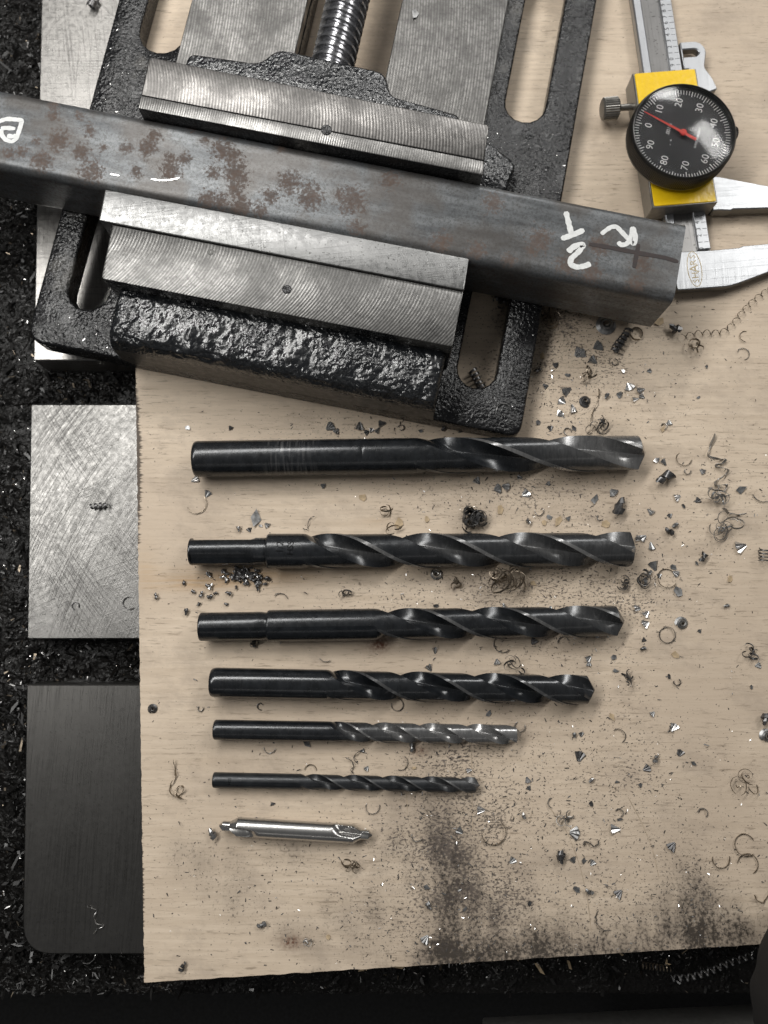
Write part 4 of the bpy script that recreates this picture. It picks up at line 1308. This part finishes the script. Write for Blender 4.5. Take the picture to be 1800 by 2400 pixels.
chip('swarf_ring', 'wide ring of fine dusty curls between the second and third drills', 1181, 1358, 'nest', 8.5, mat='chip_brown', k=16, w=0.5)
chip('tangled_shaving', 'crumpled shavings below the second drill tip, left of a thin ring', 1508, 1358, 'nest', 4.6, mat='chip_dark', k=9)
chip('ring_chip', 'thin open ring shaving below the second drill tip', 1562, 1354, 'curl', 3.2, mat='chip_brown', span=290, w=0.5)
chip('curled_shaving', 'dark hooked shaving under the second drill tip', 1464, 1371, 'nest', 3.4, mat='chip_dark', k=4, w=0.9)
chip('curled_shaving', 'oval looped shaving level with the third drill, far right', 1562, 1488, 'curl', 2.7, mat='chip_dark', span=400, w=0.5)
chip('curled_shaving', 'open hook shaving left of the second drill shank', 460, 1182, 'curl', 3.4, 200, 'chip_brown', span=200, w=0.5)
chip('braided_flake', 'grey braided flake above the second drill shank', 601, 1214, 'flake', 7.5, 80, 'chip_grey')
path_ribbon('curved_shaving', 'fine S-curved shaving above the reduced step of the second drill', [(738,1211),(726,1216),(722,1232),(720,1242),(710,1238)], 0, 0.4, 'chip_dark')
chip('ring_chip', 'wide loop of shavings with wood dust above the second drill', 915, 1220, 'nest', 7.0, mat='chip_brown', k=6, w=0.4)
chip('curled_shaving', 'curled shaving above the third drill, looped on itself', 809, 1392, 'nest', 3.4, mat='chip_dark', k=4, w=0.4)
chip('curled_shaving', 'dark curled shaving above the third drill shank', 658, 1410, 'curl', 2.8, 20, 'chip_dark', span=120, w=0.6)
chip('swarf_clump', 'dark loop under the step of the third drill shank', 595, 1508, 'nest', 2.8, mat='chip_dark', k=7, w=0.6)
chip('curled_shaving', 'curved sliver between the third and fourth drill shanks', 762, 1532, 'curl', 2.6, 220, 'chip_dark', span=90, w=0.5)
chip('curled_shaving', 'hook shaving under the third drill flutes', 1176, 1508, 'curl', 2.8, 60, 'chip_dark', span=260, w=0.5)
chip('tangled_shaving', 'double loop of shaving between the third and fourth drills', 1210, 1555, 'nest', 6.0, mat='chip_dark', k=6, w=0.5)
chip('curled_shaving', 'pair of thin loops right of the fourth drill tip', 1472, 1592, 'nest', 5.5, mat='chip_dark', k=5, w=0.45)
chip('curled_shaving', 'small hook shaving right of the fifth drill tip', 1449, 1726, 'curl', 2.4, -60, 'chip_dark', span=190, w=0.5)
chip('curled_shaving', 'loop of shaving under the fourth drill', 930, 1652, 'curl', 2.0, mat='chip_dark', span=280, w=0.5)
path_ribbon('curved_shaving', 'wavy shaving between the fifth and sixth drills', [(860,1765),(845,1760),(832,1768),(830,1780),(838,1788)], 0, 0.5, 'chip_dark')
path_ribbon('curved_shaving', 'bent shaving left of the wavy one above the sixth drill', [(810,1774),(824,1783),(829,1796),(822,1803),(828,1812)], 0, 0.6, 'chip_dark')
chip('curled_shaving', 'hook shaving above the sixth drill flutes', 938, 1788, 'curl', 2.4, 250, 'chip_dark', span=170, w=0.5)
chip('curled_shaving', 'arched shaving touching the top of the sixth drill', 729, 1806, 'curl', 2.0, 0, 'chip_brown', span=170, w=0.5)
chip('curled_shaving', 'pale arc shaving under the fifth drill shank', 631, 1751, 'curl', 1.9, 180, 'chip_grey', span=170, w=0.5)
chip('curled_shaving', 'question-mark shaped shaving above the center drill point', 872, 1890, 'curl', 2.2, 150, 'chip', span=230, w=0.5)
path_ribbon('looped_shaving', 'looped shaving lying alone left of the sixth drill', [(408,1780),(411,1800),(414,1818),(404,1832),(400,1850),(410,1866),(424,1862),(432,1848),(424,1840),(414,1850),(420,1868),(436,1872)], 0, 0.8, 'chip_brown')
chip('pleated_chip', 'small round chip alone left of the fourth drill', 359, 1661, 'disc', 1.7, mat='chip_dark')
chip('swarf_clump', 'tiny bright clump at the left point of the center drill', 499, 1951, 'nugget', 3.6, -55, mat='chip_grey')
chip('swarf_clump', 'bundle of short bristly chips below the center drill', 822, 2026, 'nest', 4.0, mat='chip_brown', k=9, w=0.35)
chip('dark_chip', 'dark chip alone near the bottom left corner of the board', 430, 2262, 'nugget', 2.8, 60, 'chip_dark')
chip('dark_chip', 'grey chip on the bare lower part of the board', 615, 2165, 'nugget', 3.0, 20, 'chip_grey')
chip('curled_shaving', 'curl beside the rust spot near the board bottom', 726, 2206, 'nest', 2.4, mat='chip_grey', k=4, w=0.5)
chip('curled_shaving', 'C-shaped shaving right of the center drill', 1154, 1950, 'curl', 4.0, 190, 'chip_brown', span=230, w=0.7)
path_ribbon('curved_shaving', 'wave-shaped shaving in the lower middle of the board', [(1364,1980),(1370,1972),(1380,1974),(1390,1982),(1398,1978),(1402,1970)], 0, 0.7, 'chip_dark')
chip('tangled_shaving', 'knotted loops near the right edge, level with the sixth drill', 1740, 1832, 'nest', 6.0, mat='chip_brown', k=6, w=0.32)
chip('curled_shaving', 'upper of two joined C-shaped shavings at the right edge', 1745, 1978, 'curl', 3.4, 20, 'chip_brown', span=290, w=0.5)
chip('curled_shaving', 'lower of two joined C-shaped shavings at the right edge', 1752, 2026, 'curl', 3.4, -60, 'chip_brown', span=230, w=0.5)
chip('curled_shaving', 'small C-shaped shaving left of the joined pair', 1687, 2013, 'curl', 2.7, 160, 'chip_brown', span=220, w=0.5)
path_ribbon('curved_shaving', 'bent wire-like shaving at the right edge near the bottom', [(1765,2095),(1772,2108),(1788,2114),(1796,2096),(1806,2080)], 0, 0.5, 'chip_brown')
chip('coiled_shaving', 'small bristly coil in the lower middle of the board', 1323, 1914, 'nest', 3.6, 100, 'chip_grey', k=7, w=0.4)
chip('curled_shaving', 'thin arc shaving near the bottom edge of the board', 1421, 2150, 'curl', 3.6, 140, 'chip_dark', span=150, w=0.4)
chip('ball_chip', 'rounded pleated chip cut by the right edge of the photo', 1796, 1724, 'disc', 2.4, mat='chip_grey')
chip('pleated_chip', 'dark twisted chip near the right edge, level with the fourth drill', 1788, 1684, 'nugget', 4.0, 80, 'chip_dark')
chip('curled_shaving', 'hooked shaving at the right edge level with the tangle', 1786, 1150, 'curl', 4.0, 200, 'chip_dark', span=140, w=0.5)
chip('curled_shaving', 'thin looped shaving at the right edge between the third and fourth drills', 1758, 1528, 'nest', 4.0, mat='chip_dark', k=6, w=0.5)
chip('curled_shaving', 'thin open curl right of the first drill tip', 1601, 1074, 'curl', 2.6, 120, 'chip_brown', span=230, w=0.4)
chip('hooked_shaving', 'arched pale shaving on the right foot of the vise', 1181, 962, 'curl', 2.4, 0, 'chip', z=10.0, span=200, w=0.5)
chip('pale_flake', 'pale grey flake on the right-hand vise way', 973, 34, 'flake', 4.5, 80, 'chip_grey', z=14.0)
chip('swarf_clump', 'dark coil lying on the middle steel pad of the table', 235, 1187, 'coil', 1.2, 5, 'chip_dark', z=ZP, length=6.5, turns=3.5, w=1.0)
chip('curled_shaving', 'tiny dark hook on the middle steel pad', 178, 1420, 'curl', 1.3, mat='chip_dark', z=ZP, span=300, w=0.5)
chip('curled_shaving', 'dark S-curl on the middle steel pad, at the edge of the board', 303, 1413, 'curl', 2.2, mat='chip_dark', z=ZP, span=260, w=0.6)
chip('threaded_chip', 'dark threaded piece on the upper steel pad', 222, 15, 'coil', 1.9, 75, 'chip_dark', z=ZP, length=5, turns=3, w=1.4)
path_ribbon('curved_shaving', 'thin zigzag shaving on the lower steel pad', [(206,2121),(216,2128),(229,2130),(222,2146),(226,2160),(243,2169),(230,2176),(221,2186)], ZP, 0.3, 'chip')
chip('twisted_chip', 'bright twisted sliver at the lower edge of the bottom steel pad', 203, 2235, 'curl', 3.0, 250, 'chip', z=ZP, span=110, w=0.9)
long_spring('spring_shaving', 'spring-shaped shaving in the dark trough below the board',
    [(1568,2288),(1610,2287),(1660,2273),(1710,2252),(1766,2233)], -24, 1.2, 2.6, 'chip', 0.6)
long_spring('spring_shaving', 'short coiled shaving under the bottom edge of the board, left of the longer spring',
    [(1500,2257),(1530,2262),(1568,2266)], -24, 1.2, 1.3, 'chip_brown', 0.5)

# ---- fan chips and flakes that the photo lets one count
FANS = [(772,1002,5),(843,998,5),(897,993,4.5),(886,1008,4),(456,1125,4.5),(486,1159,4),(1119,1128,4),(1165,1146,4),(1184,1140,4.5),(1231,1158,4.5),
 (1219,1119,3),(1285,1134,2.6),(1436,1153,4),(1588,1165,4),(1523,1198,4.2),(1497,1263,4),(1508,1260,4),(1526,1278,4.5),(1533,1328,5.5),(1494,1426,4),(1515,1438,4),
 (1514,1462,4),(1556,1085,4.2),(1356,829,6),(1391,846,5.5),(1399,813,5),(1329,915,6),(1318,941,4.5),(1342,957,5.5),(1312,971,3.5),(1475,905,4.5),(1502,914,5),
 (1490,936,4),(1505,930,3.5),(1333,1214,3),(1007,1566,4),(1020,1525,4),(1345,1952,5),(1443,1944,5.5),(1128,1898,4.5),(1236,1827,3.5),(1579,1706,4.5),(1450,925,3),
 (860,1013,3),(790,1010,3.5),(1100,1805,3),(848,1760,2.5)]
def zone(x, y):
    if y < 690: return 'near the caliper'
    if x > 1225 and y < 1010: return 'right of the vise foot'
    if y < 1050: return 'between the vise and the first drill'
    if x > 1480 and y < 1600: return 'right of the drill tips'
    if y < 1250: return 'between the first and second drills'
    if y < 1440: return 'between the second and third drills'
    if y < 1590: return 'between the third and fourth drills'
    if y < 1700 and x < 1400: return 'between the fourth and fifth drills'
    if y < 1840 and x < 1130: return 'around the sixth drill'
    if x < 960: return 'on the lower left of the board'
    if y < 1860: return 'right of the fifth and sixth drills'
    return 'on the lower right of the board'
for i, (x, y, s) in enumerate(FANS):
    chip('fan_chip', 'small pleated fan-shaped steel chip ' + zone(x, y), x, y, 'fan', s*0.78, None, rnd.choice(('chip', 'chip', 'chip', 'chip_grey')),
         group='fan-shaped chips ' + zone(x, y), spread=rnd.uniform(45, 85), ribs=rnd.choice((2, 3, 3, 4)))
FLAKES = [(1538,1079,4.5),(1565,1246,5),(1634,1174,3.6),(1577,1330,4.5),(1582,1343,4),(1262,1198,4.5),(1286,1212,4.5),(1237,1222,3.5),(1380,1543,4.2),(1438,1541,4),
 (1358,1774,6.2),(1217,1702,5),(1359,1777,4),(1312,2004,6.5),(1451,2093,5),(1350,2084,5),(1576,1982,5.5),(1646,1906,4.8),(1501,1840,3.6),(1378,2088,4),(1343,2016,4),(1368,2017,3.6),(1388,2023,3.6),
 (1294,1880,4.5),(1385,1884,4),(1226,1910,3),(1078,1948,4.5),(1240,2118,3.5),(1200,2018,4),(1450,1905,4),(1452,1920,3.5),(1535,1776,4.5),(1594,1766,4.2),(1625,1790,3.6),(1514,1802,4.5),(1575,1707,3),
 (1446,1832,3),(1384,1827,3),(540,1002,3),(440,1003,4.5),(756,1138,3.2),(1405,1213,3),(1430,1265,3.5),(1580,1232,3.5),(1570,1210,3.2),(1602,1186,3),(1645,1104,3.8),(1610,1104,3.2),
 (1632,1320,3),(1520,1345,3.4),(1545,1350,3),(1512,1362,4.6),(870,1010,3.2),(940,1003,3),(985,1010,3),(1040,1005,3.6),(1080,1010,3),(1260,990,4),(1290,1005,3.5),(1330,1012,4),(1345,1003,4),
 (1260,870,4),(1300,855,3.5),(1330,880,4),(1280,905,3.5),(1440,850,3.2),(1460,870,3.4),(1420,930,3.4),(1520,870,2.8),(1637,932,2.8),(1568,990,3.6),(1555,1000,3),
 (1022,1420,3.4),(1180,1420,3),(1290,1425,3),(1330,1432,3),(1250,1505,4),(1320,1505,5.5),(1400,1490,3.5),(1505,1520,3),(1510,1500,2.8),(1145,1672,4.4),(1165,1550,3.8),(705,1710,3),(718,1743,5.6),(965,1750,4.2),
 (1380,1555,3),(1443,1572,3.8),(1530,1672,3.2),(1585,1598,3.2),(1568,1585,3.2),(1345,1722,2.8),(1362,1722,3),(1590,1765,3.4),(1240,1848,3),(976,1958,5),(1000,2080,4),(1004,2120,4),(998,2200,5),
 (1090,2130,3),(860,1800,3),(610,1655,3),(640,1883,3.6),(560,1240,3),(585,1243,3),(610,1232,3),(625,1230,3.4),(470,1660,2.6),(1655,860,2.6),(1700,1420,2.8),(1640,1480,2.5),(1760,1610,3),(1775,1560,3.4)]
for i, (x, y, s) in enumerate(FLAKES):
    kd, nm, adj = (('flake', 'steel_flake', 'flat dull grey steel flake'), ('nugget', 'crumpled_chip', 'small crumpled dark steel chip'),
                   ('fan', 'folded_chip', 'small folded dark grey chip'), ('curl', 'curled_sliver', 'small curled steel sliver'))[(0, 1, 2, 0, 2, 3)[i % 6]]
    sz = s*0.68 if kd in ('flake', 'fan') else (s*0.66 if kd == 'nugget' else s*0.34)
    chip(nm, adj + ' ' + zone(x, y), x, y, kd, sz, None, rnd.choice(('chip_dark', 'chip_grey', 'chip_grey', 'chip')), group=nm.replace('_', ' ') + 's ' + zone(x, y))
# small heap of nuggets beside the second drill's shank
for i in range(70):
    if i < 56: x = rnd.gauss(572, 26); y = rnd.gauss(1346, 12)
    else: x = rnd.gauss(480, 35); y = rnd.gauss(1390, 25)
    if i < 56 and y < 1330: y = 1330 + rnd.random()*16
    chip('steel_nugget', 'small shiny crumb of swarf heaped below the second drill shank', x, y, 'nugget', rnd.uniform(1.3, 2.3), None,
         rnd.choice(('chip', 'chip_dark', 'chip_dark')), group='crumbs of swarf below the second drill shank')
for i, (x, y, s) in enumerate([(1553,1007,5),(1420,1230,7),(1711,1357,5),(1172,1196,7),(1308,1223,7),(1275,1225,5),(935,1227,7),(850,1166,6),(1583,1536,6),(1435,1680,6),(1250,1366,5),(1000,1216,5),(1545,755,7),(1270,835,5),(970,1800,3),(770,2195,4)]):
    chip('wood_shaving', 'pale tan wood splinter ' + zone(x, y), x, y, 'flake', s*0.62, None, 'wood', group='wood splinters ' + zone(x, y), cat='wood chip')

# ---- fine swarf nobody could count
def bits(name, items, mat, label, parent=None):
    """items: (point, size, kind)"""
    v, f = [], []
    for (p, s, elong, hgt) in items:
        o = len(v); a = rnd.uniform(0, 6.28); c, sn = math.cos(a), math.sin(a)
        tx, ty = rnd.uniform(-.9, .9), rnd.uniform(-.9, .9)
        quad = [(-s*elong, -s*0.4), (s*elong*rnd.uniform(.3, 1), -s*rnd.uniform(.1, .5)), (s*elong, s*0.4), (-s*elong*rnd.uniform(.2, 1), s*rnd.uniform(.2, .6))]
        q = []
        for (x, y) in quad: q.append([x*c - y*sn, x*sn + y*c, 0])
        for k in q: k[2] = (tx*k[0] + ty*k[1])*hgt
        mz = min(k[2] for k in q)
        for k in q: v.append((p[0]+k[0], p[1]+k[1], p[2]+k[2]-mz+0.02+0.08*s))
        for k in q: v.append((p[0]+k[0], p[1]+k[1], p[2]+k[2]-mz+0.02))
        f += [(o, o+1, o+2, o+3), (o, o+4, o+5, o+1), (o+1, o+5, o+6, o+2), (o+2, o+6, o+7, o+3), (o+3, o+7, o+4, o)]
    ob = from_py(name, v, f, mat, parent, angle=None)
    tag(ob, label, 'swarf', kind='stuff')
    return ob
def scatter(nn, lo, hi, power=1.0):
    out = []
    tries = 0
    while len(out) < nn and tries < nn*80:
        tries += 1
        x = rnd.uniform(330, 1800); y = rnd.uniform(640, 2290)
        d = 0.035 + G((x, y), SPECK) + 0.4*G((x, y), STAIN)
        if rnd.random()*1.6 > d**power: continue
        if y < 870 + (x-320)*0.18 and x < 1225: continue
        if x < 345: continue
        s = lo*(hi/lo)**(rnd.random()**2.2)
        out.append((P(x, y, 0), s, rnd.choice((0.8, 1, 1.2, 1.9)), rnd.uniform(0.1, 1.0)))
    return out
bits('swarf_dust', scatter(11000, 0.08, 0.45), M['dust'], 'fine dark swarf dust strewn over the plywood')
bits('swarf_glitter', scatter(1900, 0.11, 0.50), M['chip'], 'fine bright steel slivers strewn over the plywood')
def scatter_box(nn, boxes, z, lo, hi):
    out = []
    tot = sum((b[1]-b[0])*(b[3]-b[2])*b[4] for b in boxes)
    for b in boxes:
        k = int(nn*(b[1]-b[0])*(b[3]-b[2])*b[4]/tot)
        for _ in range(k):
            x = rnd.uniform(b[0], b[1]); y = rnd.uniform(b[2], b[3])
            s = lo*(hi/lo)**(rnd.random()**1.8)
            h = noise.fractal(Vector((x*0.07, y*0.07, 1.7)), 0.9, 2.1, 4)*1.6
            out.append((Vector((x, y, z + h + rnd.uniform(0.0, 1.8))), s, rnd.choice((1, 1, 1.4, 2.2)), rnd.uniform(0.3, 1.4)))
    return out
TB = [(-190, -131, YF, 300, 1.0), (-150, -80, 90, 107, 1.0), (-145, -78, -21, -4.5, 1.0), (-150, -75, YF, -118, 1.0), (-80, 200, YF, -110, 0.35)]
bits('trough_swarf_dark', scatter_box(9000, TB, zt, 0.35, 1.5), M['chip_oily'], 'oily black swarf packed in the table channels')
bits('trough_swarf_bright', scatter_box(2000, TB[:4], zt, 0.16, 0.75), M['chip'], 'bright steel slivers in the black table channels')
bits('trough_swarf_straw', scatter_box(500, TB, zt, 0.3, 1.2), M['chip_brown'], 'straw coloured slivers in the black table channels')
bits('trough_wood_flakes', scatter_box(34, [(-10, 120, YF + 8, -112, 1.0)], zt + 1, 0.8, 2.4), M['wood'], 'pale wood flakes in the trough under the board edge')
# specks on the vise feet
fl = []
for _ in range(420):
    u, v_ = rnd.choice(((rnd.uniform(100, 150), rnd.uniform(2, 14)), (rnd.uniform(139.8, 150), rnd.uniform(14, 125)), (rnd.uniform(112, 150), rnd.uniform(86, 126)),
                        (rnd.uniform(-39, -30), rnd.uniform(6, 180)), (rnd.uniform(-36, -12), rnd.uniform(86, 126)), (rnd.uniform(-36, -4), rnd.uniform(2, 15))))
    c, s_ = math.cos(VA), math.sin(VA)
    fl.append((Vector((VO.x + u*c - v_*s_, VO.y + u*s_ + v_*c, 10.15)), 0.12*(3.2)**(rnd.random()**2.5), rnd.choice((1, 1, 2)), rnd.uniform(0.2, 1.0)))
bits('vise_swarf', fl, M['chip'], 'fine bright swarf specks on the black vise feet')

# ---- dark rounded cloth edge at the lower right corner
cv, cf = [], []
cA = P(1862, 2206, 30); cB = P(1812, 2420, 30)
NC, NR = 30, 28
for i in range(NC + 1):
    t = i/NC
    pc = cA.lerp(cB, t*1.3 - 0.15); bul = 5.0*math.sin(math.pi*min(1, max(0, t)))
    for k in range(NR + 1):
        a = 2*math.pi*k/NR
        x = pc.x + 26 - (26 + bul)*math.sin(a) ; z = 24 + 22*math.cos(a)
        dn = 0.9*noise.noise(Vector((x*0.12, pc.y*0.12, z*0.12)))
        cv.append((x + dn, pc.y, z + dn))
for i in range(NC):
    for k in range(NR):
        a = i*(NR+1)+k; cf.append((a, a+1, a+NR+2, a+NR+1))
cl = from_py('dark_cloth', cv, cf, M['cloth'], None, angle=80, recalc=False)
tag(cl, 'dark rounded cloth edge at the lower right corner of the photo', 'cloth')
